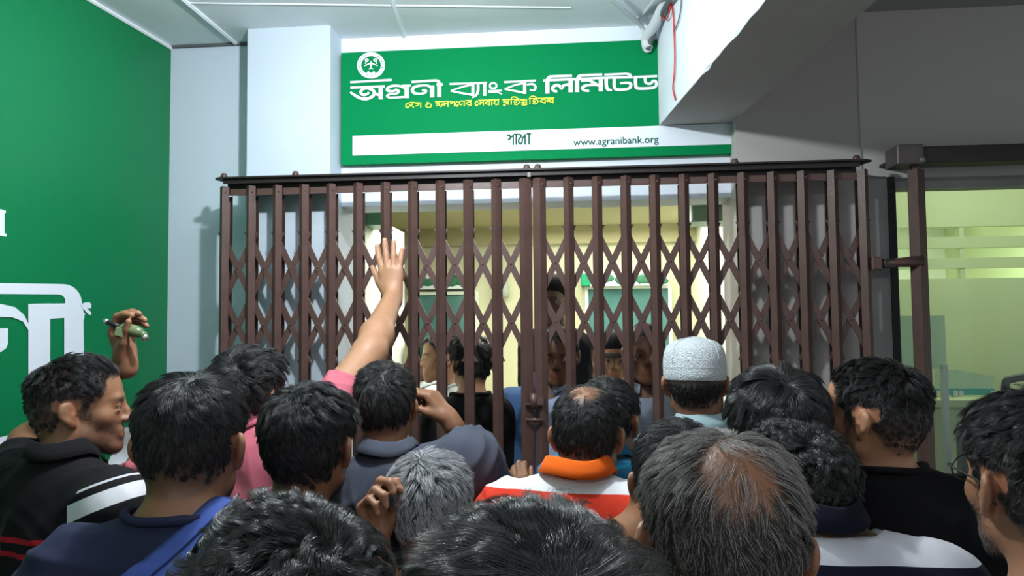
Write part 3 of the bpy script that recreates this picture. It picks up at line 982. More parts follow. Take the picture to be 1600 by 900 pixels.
class Shape:
    """list of rounded solids blended smoothly; each has its bounding sphere"""

    def __init__(s):
        s.p = []

    def cap(s, a, b, ra, rb=None, k=.03, sub=False):
        a, b = np.array(a, float), np.array(b, float)
        rb = ra if rb is None else rb
        s.p.append(('c', a, b, ra, rb, k, sub, (a + b) / 2, np.linalg.norm(b - a) / 2 + max(ra, rb)))
        return s

    def ell(s, c, r, R=None, k=.03, sub=False):
        c, r = np.array(c, float), np.array(r, float)
        s.p.append(('e', c, r, np.eye(3) if R is None else np.array(R), None, k, sub, c, max(r)))
        return s

    def chain(s, pts, rs, k=.02):
        for i in range(len(pts) - 1):
            s.cap(pts[i], pts[i + 1], rs[i], rs[i + 1], k)
        return s

    def grown(s, off):
        t = Shape()
        for q in s.p:
            q = list(q)
            if q[0] == 'c':
                q[3] += off
                q[4] += off
            else:
                q[2] = q[2] + off
            q[8] += off
            t.p.append(tuple(q))
        return t

    def val(s, q, P):
        if q[0] == 'c':
            a, ba = q[1].astype(F4), (q[2] - q[1]).astype(F4)
            pa = P - a
            t = np.clip((pa @ ba) / F4(ba @ ba + 1e-12), 0, 1)
            d = pa - t[..., None] * ba
            return np.sqrt(np.einsum('...i,...i', d, d)) - (F4(q[3]) + F4(q[4] - q[3]) * t)
        pl = (P - q[1].astype(F4)) @ q[3].astype(F4)
        r = q[2].astype(F4)
        u = pl / r
        k0 = np.sqrt(np.einsum('...i,...i', u, u))
        u2 = u / r
        k1 = np.sqrt(np.einsum('...i,...i', u2, u2)) + F4(1e-9)
        return k0 * (k0 - 1) / k1

    def field(s, P, bc, br):
        """P (blocks, points, 3); bc block centres; br block radius"""
        d = np.full(P.shape[:2], .25, F4)
        for q in s.p:
            near = np.linalg.norm(bc - q[7], axis=1) < q[8] + br + q[5] + .04
            if not near.any():
                continue
            v = s.val(q, P[near])
            o = d[near]
            k = F4(max(q[5], 1e-4))
            if q[6]:
                h = np.maximum(k - np.abs(o + v), 0) / k
                d[near] = np.maximum(o, -v) + h * h * k * F4(.25)
            else:
                h = np.maximum(k - np.abs(o - v), 0) / k
                d[near] = np.minimum(o, v) - h * h * k * F4(.25)
        return d


def surface(shape, zs, h, name, cut=None, warp=None):
    """surface nets of the blended field; zs = [(z, spacing)...] vertical spacing per height"""
    lo = np.min([q[7] - q[8] for q in shape.p if not q[6]], axis=0) - 3 * h
    hi = np.max([q[7] + q[8] for q in shape.p if not q[6]], axis=0) + 3 * h
    xs = np.arange(lo[0], hi[0] + h, h)
    ys = np.arange(lo[1], hi[1] + h, h)
    z, Z = [], lo[2]
    while Z < hi[2] + h:
        z.append(Z)
        Z += next((sp for (top, sp) in zs if Z < top), h)
    z = np.array(z)
    B = 8
    nx, ny, nz = (-(-len(a) // B) for a in (xs, ys, z))
    xs = np.concatenate([xs, xs[-1] + h * np.arange(1, nx * B - len(xs) + 1)])
    ys = np.concatenate([ys, ys[-1] + h * np.arange(1, ny * B - len(ys) + 1)])
    z = np.concatenate([z, z[-1] + h * np.arange(1, nz * B - len(z) + 1)])
    xb, yb, zb = xs.reshape(nx, B), ys.reshape(ny, B), z.reshape(nz, B)
    bi = np.stack(np.meshgrid(range(nx), range(ny), range(nz), indexing='ij'), -1).reshape(-1, 3)
    bc = np.stack([xb.mean(1)[bi[:, 0]], yb.mean(1)[bi[:, 1]], zb.mean(1)[bi[:, 2]]], 1)
    hz = (zb[:, -1] - zb[:, 0]) / 2 + h
    br = np.sqrt(2 * (B * h / 2 + h) ** 2 + hz[bi[:, 2]] ** 2)
    dc = shape.field(bc[:, None, :].astype(F4), bc, 0.0)[:, 0]
    keep = np.abs(dc) < br * 1.15 + .012
    G = np.empty((nx, ny, nz, B, B, B), F4)
    G[bi[:, 0], bi[:, 1], bi[:, 2]] = dc[:, None, None, None]
    kb = bi[keep]
    X = np.broadcast_to(xb[kb[:, 0]][:, :, None, None], (len(kb), B, B, B))
    Y = np.broadcast_to(yb[kb[:, 1]][:, None, :, None], (len(kb), B, B, B))
    Zz = np.broadcast_to(zb[kb[:, 2]][:, None, None, :], (len(kb), B, B, B))
    P = np.stack([X, Y, Zz], -1).reshape(len(kb), B ** 3, 3).astype(F4)
    v = shape.field(P, bc[keep], float(br[keep].max()))
    if cut is not None:
        v = cut(P, v)
    G[kb[:, 0], kb[:, 1], kb[:, 2]] = v.reshape(-1, B, B, B)
    G = G.transpose(0, 3, 1, 4, 2, 5).reshape(nx * B, ny * B, nz * B)
    S = (G < 0).astype(np.int8)
    n0, n1, n2 = G.shape
    acc = np.zeros((n0 - 1, n1 - 1, n2 - 1), np.int8)
    for a in (0, 1):
        for b in (0, 1):
            for c in (0, 1):
                acc += S[a:n0 - 1 + a, b:n1 - 1 + b, c:n2 - 1 + c]
    act = (acc > 0) & (acc < 8)
    ii = np.argwhere(act)
    idx = np.full(act.shape, -1, np.int32)
    idx[act] = np.arange(len(ii))
    cor = {}
    for a in (0, 1):
        for b in (0, 1):
            for c in (0, 1):
                cor[a, b, c] = G[ii[:, 0] + a, ii[:, 1] + b, ii[:, 2] + c]
    sm = np.zeros((len(ii), 3))
    cn = np.zeros(len(ii))
    for ax in range(3):
        for o in ((0, 0), (0, 1), (1, 0), (1, 1)):
            k0 = list(o)
            k0.insert(ax, 0)
            k1 = list(o)
            k1.insert(ax, 1)
            f0, f1 = cor[tuple(k0)], cor[tuple(k1)]
            cr = (f0 < 0) != (f1 < 0)
            t = np.where(cr, f0 / np.where(cr, f0 - f1, 1), 0)
            pos = np.tile(np.array(k0, float), (len(ii), 1))
            pos[:, ax] = t
            sm += pos * cr[:, None]
            cn += cr
    g = ii + sm / np.maximum(cn, 1)[:, None]
    V = np.stack([np.interp(g[:, 0], np.arange(len(xs)), xs), np.interp(g[:, 1], np.arange(len(ys)), ys), np.interp(g[:, 2], np.arange(len(z)), z)], 1)
    quads = []
    for ax in range(3):
        sl0 = [slice(1, -1)] * 3
        sl1 = [slice(1, -1)] * 3
        sl0[ax] = slice(0, -1)
        sl1[ax] = slice(1, None)
        a, b = S[tuple(sl0)], S[tuple(sl1)]
        e = np.argwhere(a != b)
        ins = a[tuple(e.T)] > 0
        base = e.copy()
        for k in range(3):
            if k != ax:
                base[:, k] += 1
        u, w = [k for k in range(3) if k != ax]

        def at(du, dw):
            q = base.copy()
            q[:, u] += du
            q[:, w] += dw
            return idx[q[:, 0], q[:, 1], q[:, 2]]
        q = np.stack([at(-1, -1), at(0, -1), at(0, 0), at(-1, 0)], 1)
        fl = ins if ax != 1 else ~ins
        q = np.where(fl[:, None], q, q[:, ::-1])
        quads.append(q[(q >= 0).all(1)])
    Q = np.concatenate(quads)
    # one gentle relaxation to even out the net
    nb = np.zeros_like(V)
    ct = np.zeros(len(V))
    for k in range(4):
        np.add.at(nb, Q[:, k], V[Q[:, (k + 1) % 4]])
        np.add.at(ct, Q[:, k], 1)
    V = V * .6 + nb / np.maximum(ct, 1)[:, None] * .4
    if warp is not None:
        V = warp(V)
    me = bpy.data.meshes.new(name)
    me.vertices.add(len(V))
    me.vertices.foreach_set('co', V.astype(F4).ravel())
    me.loops.add(len(Q) * 4)
    me.loops.foreach_set('vertex_index', Q.astype(np.int32).ravel())
    me.polygons.add(len(Q))
    me.polygons.foreach_set('loop_start', np.arange(0, len(Q) * 4, 4, dtype=np.int32))
    me.polygons.foreach_set('use_smooth', np.ones(len(Q), bool))
    me.update()
    me.validate()
    return me, V, Q


def pushed(S, pts, gap, n=6):
    """points moved out of a blended solid until they clear it by gap"""
    P = np.array(pts, float)
    for _ in range(n):
        def fv(Q_):
            return S.field(Q_[None].astype(F4), np.array([Q_.mean(0)]), 3.0)[0]
        d = fv(P)
        e = .004
        g = np.stack([fv(P + np.eye(3)[i] * e) - fv(P - np.eye(3)[i] * e) for i in range(3)], 1)
        g /= np.linalg.norm(g, axis=1)[:, None] + 1e-9
        P = P + g * np.clip(gap - d, 0, .02)[:, None]
    return P


def wob(V, seed, f=18.0, n=5):
    r = np.random.default_rng(seed)
    o = np.zeros(len(V))
    for i in range(n):
        k = r.normal(size=3)
        k *= f * (1 + .6 * i) / np.linalg.norm(k)
        o += np.sin(V @ k + r.uniform(0, 6.3)) / (1 + .6 * i)
    return o / 2


def normals(V, Q):
    n = np.cross(V[Q[:, 2]] - V[Q[:, 0]], V[Q[:, 3]] - V[Q[:, 1]])
    N = np.zeros_like(V)
    for k in range(4):
        np.add.at(N, Q[:, k], n)
    return N / (np.linalg.norm(N, axis=1)[:, None] + 1e-12)


def sstep(a, b, x):
    t = np.clip((x - a) / (b - a), 0, 1)
    return t * t * (3 - 2 * t)


# ------------------------------------------------------------------ skin, hair and cloth materials
def skin_mat(name, col, hair):
    m = mat(name, col, 0.48, spec=0.45)
    nt = m.node_tree
    b = nt.nodes['Principled BSDF']
    at = nt.nodes.new('ShaderNodeAttribute')
    at.attribute_name = 'tint'
    sp = nt.nodes.new('ShaderNodeSeparateColor')
    nt.links.new(at.outputs['Color'], sp.inputs[0])
    tc = nt.nodes.new('ShaderNodeTexCoord')
    n = nt.nodes.new('ShaderNodeTexNoise')
    n.inputs['Scale'].default_value = 28
    n.inputs['Detail'].default_value = 6
    nt.links.new(tc.outputs['Object'], n.inputs[0])
    m0 = nt.nodes.new('ShaderNodeMix')
    m0.data_type = 'RGBA'
    m0.inputs['A'].default_value = (*[c * .82 for c in col], 1)
    m0.inputs['B'].default_value = (*[min(1, c * 1.1) for c in col], 1)
    nt.links.new(n.outputs['Fac'], m0.inputs['Factor'])
    m1 = nt.nodes.new('ShaderNodeMix')                      # red: lips, knuckles, ear rims
    m1.data_type = 'RGBA'
    m1.inputs['B'].default_value = (min(1, col[0] * 1.05 + .02), col[1] * .68, col[2] * .66, 1)
    nt.links.new(m0.outputs['Result'], m1.inputs['A'])
    nt.links.new(sp.outputs[0], m1.inputs['Factor'])
    m2 = nt.nodes.new('ShaderNodeMix')                      # green: scalp under hair, stubble
    m2.data_type = 'RGBA'
    m2.inputs['B'].default_value = (*hair, 1)
    nt.links.new(m1.outputs['Result'], m2.inputs['A'])
    nt.links.new(sp.outputs[1], m2.inputs['Factor'])
    m3 = nt.nodes.new('ShaderNodeMix')                      # blue: nails
    m3.data_type = 'RGBA'
    m3.inputs['B'].default_value = (min(1, col[0] * 1.35 + .05), min(1, col[1] * 1.3 + .05), min(1, col[2] * 1.35 + .05), 1)
    nt.links.new(m2.outputs['Result'], m3.inputs['A'])
    nt.links.new(sp.outputs[2], m3.inputs['Factor'])
    nt.links.new(m3.outputs['Result'], b.inputs['Base Color'])
    n2 = nt.nodes.new('ShaderNodeTexNoise')
    n2.inputs['Scale'].default_value = 420
    nt.links.new(tc.outputs['Object'], n2.inputs[0])
    bp = nt.nodes.new('ShaderNodeBump')
    bp.inputs['Strength'].default_value = .12
    bp.inputs['Distance'].default_value = .002
    nt.links.new(n2.outputs['Fac'], bp.inputs['Height'])
    nt.links.new(bp.outputs[0], b.inputs['Normal'])
    b.inputs['Subsurface Weight'].default_value = 0.0
    return m


HM = {}


def hair_mat(dark, light, rough=0.28, spec=.26):
    key = (dark, light, rough, spec)
    if key in HM:
        return HM[key]
    m = bpy.data.materials.new('hair')
    m.use_nodes = True
    nt = m.node_tree
    h = nt.nodes['Principled BSDF']
    h.inputs['Roughness'].default_value = rough
    h.inputs['Specular IOR Level'].default_value = spec
    at = nt.nodes.new('ShaderNodeAttribute')
    at.attribute_name = 'shade'
    mx = nt.nodes.new('ShaderNodeMix')
    mx.data_type = 'RGBA'
    mx.inputs['A'].default_value = (*dark, 1)
    mx.inputs['B'].default_value = (*light, 1)
    nt.links.new(at.outputs['Fac'], mx.inputs['Factor'])
    nt.links.new(mx.outputs['Result'], h.inputs['Base Color'])
    HM[key] = m
    return m


def cloth(name, col, rough=.85, fold=.25, pattern=None):
    """woven cloth; pattern = list of (axis, lo, hi, colour) bands in the person's own frame"""
    m = mat(name, col, rough, bump=fold, bscale=9, noise=.06, nscale=14, spec=.12)
    nt = m.node_tree
    b = nt.nodes['Principled BSDF']
    b.inputs['Sheen Weight'].default_value = .02
    if pattern:
        tc = nt.nodes.new('ShaderNodeTexCoord')
        src = b.inputs['Base Color'].links[0].from_socket
        for bnd in pattern:
            ax, lo, hi, c = bnd[:4]
            d = nt.nodes.new('ShaderNodeVectorMath')
            d.operation = 'DOT_PRODUCT'
            d.inputs[1].default_value = ax
            nt.links.new(tc.outputs['Object'], d.inputs[0])

            def cmp(op, sock, val):
                x = nt.nodes.new('ShaderNodeMath')
                x.operation = op
                nt.links.new(sock, x.inputs[0])
                x.inputs[1].default_value = val
                return x.outputs[0]

            def mul(a_, b_):
                x = nt.nodes.new('ShaderNodeMath')
                x.operation = 'MULTIPLY'
                nt.links.new(a_, x.inputs[0])
                nt.links.new(b_, x.inputs[1])
                return x.outputs[0]
            f = mul(cmp('GREATER_THAN', d.outputs['Value'], lo), cmp('LESS_THAN', d.outputs['Value'], hi))
            if len(bnd) > 4:                                    # only where a second coordinate lies in a range
                ax2, lo2, hi2 = bnd[4]
                d2 = nt.nodes.new('ShaderNodeVectorMath')
                d2.operation = 'DOT_PRODUCT'
                d2.inputs[1].default_value = ax2
                nt.links.new(tc.outputs['Object'], d2.inputs[0])
                f = mul(f, mul(cmp('GREATER_THAN', d2.outputs['Value'], lo2), cmp('LESS_THAN', d2.outputs['Value'], hi2)))
            mx = nt.nodes.new('ShaderNodeMix')
            mx.data_type = 'RGBA'
            nt.links.new(f, mx.inputs['Factor'])
            nt.links.new(src, mx.inputs['A'])
            mx.inputs['B'].default_value = (*c, 1)
            src = mx.outputs['Result']
        nt.links.new(src, b.inputs['Base Color'])
    return m


TROUSER = cloth('dark_trousers', (.035, .037, .045))
SHOE = mat('black_shoe', (.015, .014, .013), .35)


# ------------------------------------------------------------------ head, hand, body
def head_shape(S, Hc, R, s, face=True):
    T = lambda x, y, z: Hc + R @ (np.array([x, y, z]) * s)

    def e(c, r, k=.02, sub=False, R2=None):
        S.ell(T(*c), np.array(r) * s, R if R2 is None else R @ R2, k * s, sub)

    def c(a, b, ra, rb=None, k=.015, sub=False):
        S.cap(T(*a), T(*b), ra * s, (ra if rb is None else rb) * s, k * s, sub)
    e((0, -.012, .034), (.0745, .095, .088))
    e((0, -.048, .006), (.060, .052, .062), .04)
    e((0, .032, .045), (.062, .060, .060), .03)
    e((0, .040, -.030), (.056, .053, .070), .03)
    for q in (-1, 1):
        c((q * .050, .008, -.055), (q * .018, .068, -.094), .018, .016, .025)
        e((q * .043, .056, -.018), (.020, .020, .018), .02)
    e((0, .076, -.094), (.020, .016, .016), .02)
    if face:
        c((-.034, .084, .020), (.034, .084, .020), .0105, None, .02)
        for q in (-1, 1):
            e((q * .032, .100, .002), (.018, .014, .011), .014, True)
            e((q * .031, .0815, .0062), (.0142, .0128, .0086), .003)
            e((q * .031, .0810, -.0070), (.0135, .0122, .0062), .003)
        c((0, .090, .012), (0, .112, -.026), .0075, .0105, .012)
        for q in (-1, 1):
            e((q * .0115, .100, -.031), (.0085, .010, .007), .008)
        c((-.020, .086, -.056), (.020, .086, -.056), .0085, None, .012)
        c((-.017, .087, -.070), (.017, .087, -.070), .0085, None, .012)
        c((-.021, .098, -.063), (.021, .098, -.063), .0030, None, .004, True)
    for q in (-1, 1):
        ty, tz = math.radians(28) * q, math.radians(-14)
        Rz = np.array([[math.cos(ty), -math.sin(ty), 0], [math.sin(ty), math.cos(ty), 0], [0, 0, 1]])
        Rx = np.array([[1, 0, 0], [0, math.cos(tz), math.sin(tz)], [0, -math.sin(tz), math.cos(tz)]])
        E_ = Rz @ Rx
        ec = np.array([q * .0800, -.012, -.004])

        def el(off, r, k, sub=False):
            e(tuple(ec + E_ @ (np.array(off) * [q, 1, 1])), r, k, sub, E_)
        el((0, -.004, .006), (.0085, .0195, .0265), .008)
        el((0, .001, -.022), (.0065, .0105, .0125), .010)
        el((.0095, -.001, .007), (.0082, .0130, .0192), .003, True)
        el((.0030, -.006, .012), (.0040, .0060, .0110), .005)
        el((.002, .006, -.004), (.005, .006, .007), .006)


def neck_torso(S, J, slim=1.0):
    zs, sw = J['zs'], J['sw']
    nb = J['nb']
    S.cap(J['Hc'] + J['R'] @ np.array([0, -.020, -.045]), nb, .055 * J['s'], .056, .03)
    S.cap(nb + [0, 0, -.02], (0, -.01, zs - .07), .056, .07, .04)
    for q in (-1, 1):
        S.cap((nb[0] + q * .026, nb[1] - .008, zs + .030), (q * (sw - .035), -.012, zs - .010), .036, .046, .045)
    S.cap((-(sw - .03), -.005, zs - .025), (sw - .03, -.005, zs - .025), .050, None, .05)
    S.ell((0, .0, zs - .15), (.160 * slim, .108, .190), None, .06)
    S.ell((0, .012, zs - .34), (.150 * slim, .112, .19), None, .06)
    S.ell((0, 0, J['zp']), (.155, .108, .14), None, .05)


def arm_joints(J, q, spec):
    sh = np.array([q * J['sw'], -.005, J['zs'] - .035])
    if spec is None:
        el = sh + np.array([q * .012, -.012, -.29])
        wr = el + np.array([-q * .010, .035, -.25])
        return sh, el, wr, None
    sh = sh + np.array(spec.get('shift', (0, 0, 0)))
    return (sh, J['loc'](spec['elbow']), J['loc'](spec['wrist']), spec)


def hand_shape(S, wr, d, n, q, curl, spread=1.0, thumb=(35, 20, 15), k=1.0, tips=None):
    """d: wrist -> knuckles, n: out of the palm, q: 1 right hand, -1 left; curl: four triples of joint angles"""
    d = d / np.linalg.norm(d)
    n = n - d * (n @ d)
    n /= np.linalg.norm(n)
    t = np.cross(d, n) * q
    off = np.array([.030, .010, -.010, -.028]) * k
    lens = [(.044, .026, .021), (.049, .030, .022), (.045, .028, .022), (.036, .021, .019)]
    rad = [.0110, .0112, .0107, .0096]
    mid = wr + d * .045 * k
    S.cap(wr - d * .02 * k, wr + d * .02 * k, .025 * k, .026 * k, .02)
    for i in range(4):
        kn = wr + d * (.092 - .004 * abs(i - 1)) * k + t * off[i] + n * (-.004 if i in (1, 2) else 0) * k
        S.cap(wr + d * .018 * k + t * off[i] * .55, kn, .0135 * k, .0112 * k, .016 * k)
        S.cap(wr + d * .03 * k + t * off[i] * .6 + n * .008 * k, kn - d * .012 * k + n * .006 * k, .012 * k, .009 * k, .014 * k)
        a = 0.0
        sp = math.radians((1.5 - i) * 5.0 * spread)
        dd = d * math.cos(sp) + t * math.sin(sp)
        p = kn
        for j in range(3):
            a += math.radians(curl[i][j])
            u = dd * math.cos(a) + n * math.sin(a)
            p2 = p + u * lens[i][j] * k
            S.cap(p, p2, rad[i] * k * (1, .93, .86)[j], rad[i] * k * (.93, .86, .78)[j], .004 * k)
            p = p2
        if tips is not None:
            tips.append((p, -(n * math.cos(a) - dd * math.sin(a))))
    b = wr + d * .022 * k + t * .022 * k + n * .006 * k
    a1 = math.radians(thumb[0])
    u = d * math.cos(a1) + t * math.sin(a1) + n * math.sin(math.radians(thumb[1]))
    u /= np.linalg.norm(u)
    p1 = b + u * .044 * k
    S.cap(b, p1, .0155 * k, .0115 * k, .014 * k)
    u2 = u + d * math.sin(math.radians(thumb[2])) + n * .15
    u2 /= np.linalg.norm(u2)
    p2 = p1 + u2 * .034 * k
    S.cap(p1, p2, .0115 * k, .0100 * k, .006 * k)
    u3 = u2 + d * math.sin(math.radians(thumb[2])) * .6 + n * .15
    u3 /= np.linalg.norm(u3)
    p3 = p2 + u3 * .024 * k
    S.cap(p2, p3, .0100 * k, .0085 * k, .006 * k)
    if tips is not None:
        tips.append((p3, -n))
    # heel of the thumb
    S.cap(wr + d * .015 * k + t * .012 * k + n * .006 * k, p1 - u * .01, .017 * k, .011 * k, .014 * k)


def hairline(phi):
    """height (head frame) above which hair grows, against azimuth from the face (degrees)"""
    return np.interp(np.abs(phi), [0, 25, 42, 55, 66, 74, 82, 100, 112, 130, 150, 180],
                     [.078, .076, .070, .045, .015, -.022, .030, .036, -.008, -.050, -.066, -.070])


def make_hair(name, V, Q, Hc, R, s, root, st, zmask):
    """short hair as curves growing from the scalp of this head"""
    r = np.random.default_rng(st.get('seed', 1))
    tri = np.concatenate([Q[:, [0, 1, 2]], Q[:, [0, 2, 3]]])
    w = zmask[tri].mean(1)
    cen = V[tri].mean(1)
    A = np.linalg.norm(np.cross(V[tri[:, 1]] - V[tri[:, 0]], V[tri[:, 2]] - V[tri[:, 0]]), axis=1)
    w = A * w
    if w.sum() <= 0:
        return None
    n = int(st['n'] * 1.6)
    ti = r.choice(len(tri), n, p=w / w.sum())
    u, v = r.random(n), r.random(n)
    fl = u + v > 1
    u[fl], v[fl] = 1 - u[fl], 1 - v[fl]
    P0 = V[tri[ti, 0]] * (1 - u - v)[:, None] + V[tri[ti, 1]] * u[:, None] + V[tri[ti, 2]] * v[:, None]
    Nv = normals(V, Q)
    N0 = Nv[tri[ti, 0]]
    h = ((P0 - Hc) @ R) / s                                  # head frame
    Nh = N0 @ R
    Nh = h - np.array([0, -.015, .015])
    Nh /= np.linalg.norm(Nh, axis=1)[:, None]
    top = sstep(.02, .095, h[:, 2])
    front = sstep(-.02, .07, h[:, 1])
    back = sstep(.0, -.08, h[:, 1])
    L = st['side'] + (st['top'] - st['side']) * top
    if 'front' in st:
        L = L + (st['front'] - L) * front * top
    if 'nape' in st:
        nz = sstep(.0, -.07, h[:, 2])
        L = L + (st['nape'] - L) * nz
    L = L * r.uniform(.72, 1.12, n)
    # combing direction
    Wp = np.array(st.get('whorl', (.012, -.075, .105)))
    D = h - Wp
    D = D + np.array(st.get('comb', (0, 0, 0))) * (.1 * (top[:, None]))
    D[:, 2] -= .05 * (1 - top)
    D = D + np.array([0, -.16, .04]) * (st.get('quiff', .35) * front * sstep(.03, .08, h[:, 2]))[:, None]
    D -= Nh * np.einsum('ij,ij->i', D, Nh)[:, None]
    ln = np.linalg.norm(D, axis=1)[:, None]
    D = D / (ln + .012)
    D += np.cross(Nh, D) * st.get('swirl', .45) * np.exp(-ln / .08)
    nz = np.stack([wob(h, st.get('seed', 1) + 11 + i, 45) for i in range(3)], 1)
    D = D + nz * st.get('mess', .35)
    D -= Nh * np.einsum('ij,ij->i', D, Nh)[:, None]
    D /= np.linalg.norm(D, axis=1)[:, None] + 1e-9
    K = st.get('clumps', 260)
    g = r.choice(n, min(K, n), replace=False)
    # nearest guide
    own = np.empty(n, int)
    for i in range(0, n, 4000):
        d2 = ((h[i:i + 4000, None, :] - h[None, g, :]) ** 2).sum(-1)
        own[i:i + 4000] = d2.argmin(1)
    gi = g[own]
    crand = r.normal(size=(len(g), 3))[own]
    ph = r.uniform(0, 6.28, len(g))[own]
    Dm = D + crand * st.get('clumprand', .22) + r.normal(size=(n, 3)) * st.get('stray', .12)
    Dm -= Nh * np.einsum('ij,ij->i', Dm, Nh)[:, None]
    Dm /= np.linalg.norm(Dm, axis=1)[:, None] + 1e-9
    lift = st.get('lift', .55) * (.55 + .45 * top) + crand[:, 0] * .12 + r.normal(size=n) * .06
    if 'lift_side' in st:
        lift = st['lift_side'] * (1 - top) + lift * top
    m = st.get('pts', 6)
    pos = np.zeros((n, m, 3))
    p = h.copy()
    bin_ = np.cross(Dm, Nh)
    amp, fr = st.get('wave', 0.0), st.get('freq', 160.0)
    for j in range(m):
        t = j / (m - 1)
        pos[:, j] = p + bin_ * (amp * t * np.sin(fr * L * t + ph))[:, None] + Nh * (amp * .7 * t * np.cos(fr * L * t + ph))[:, None]
        up = lift * (1 - t) - (L / .105) * t * .85 - st.get('grav', .0) * t
        step = Dm + Nh * up[:, None]
        step[:, 2] -= st.get('drop', .1) * t
        step /= np.linalg.norm(step, axis=1)[:, None]
        p = p + step * (L / (m - 1))[:, None]
    cf = st.get('clump', .55)
    for j in range(1, m):
        t = j / (m - 1)
        c = cf * t ** .8
        rel = pos[gi, j]
        pos[:, j] = pos[:, j] * (1 - c) + rel * c
    # keep strands outside the skull
    ce = np.array([0, -.012, .034])
    rr = np.array([.0745, .095, .088])
    q = (pos - ce) / rr
    k0 = np.linalg.norm(q, axis=-1)
    mn = 1.0 + .015 * np.linspace(0, 1, m)[None, :]
    low = (k0 < mn) & (pos[..., 2] > 0)
    fix = ce + (pos - ce) * (mn / np.maximum(k0, 1e-6))[..., None]
    pos = np.where(low[..., None], fix, pos)
    world = Hc + (pos * s) @ R.T
    world[:, 0] = P0 - N0 * .001
    hc = bpy.data.hair_curves.new(name)
    hc.add_curves([m] * n)
    hc.attributes['position'].data.foreach_set('vector', world.astype(F4).ravel())
    ra = st.get('rad', .00045) * .78 * np.linspace(1, .35, m)[None, :] * r.uniform(.8, 1.2, (n, 1))
    at = hc.attributes.get('radius') or hc.attributes.new('radius', 'FLOAT', 'POINT')
    at.data.foreach_set('value', ra.astype(F4).ravel())
    gray = st.get('gray', 0.0)
    sh = np.where(r.random(n) < (gray(h) if callable(gray) else gray), r.uniform(.5, 1, n), r.uniform(0, .12, n))
    at = hc.attributes.new('shade', 'FLOAT', 'CURVE')
    at.data.foreach_set('value', sh.astype(F4))
    hc.materials.append(hair_mat(st.get('dark', (.007, .0065, .007)), st.get('light', (.45, .45, .46)), st.get('rough', .28), st.get('spec', .26)))
    o = bpy.data.objects.new(name, hc)
    COL.objects.link(o)
    o.parent = root
    return o


SKINS = {'mid': (.285, .132, .070), 'dark': (.17, .078, .042), 'light': (.40, .205, .115), 'deep': (.11, .054, .034)}
SK = {}
PEOPLE = {}


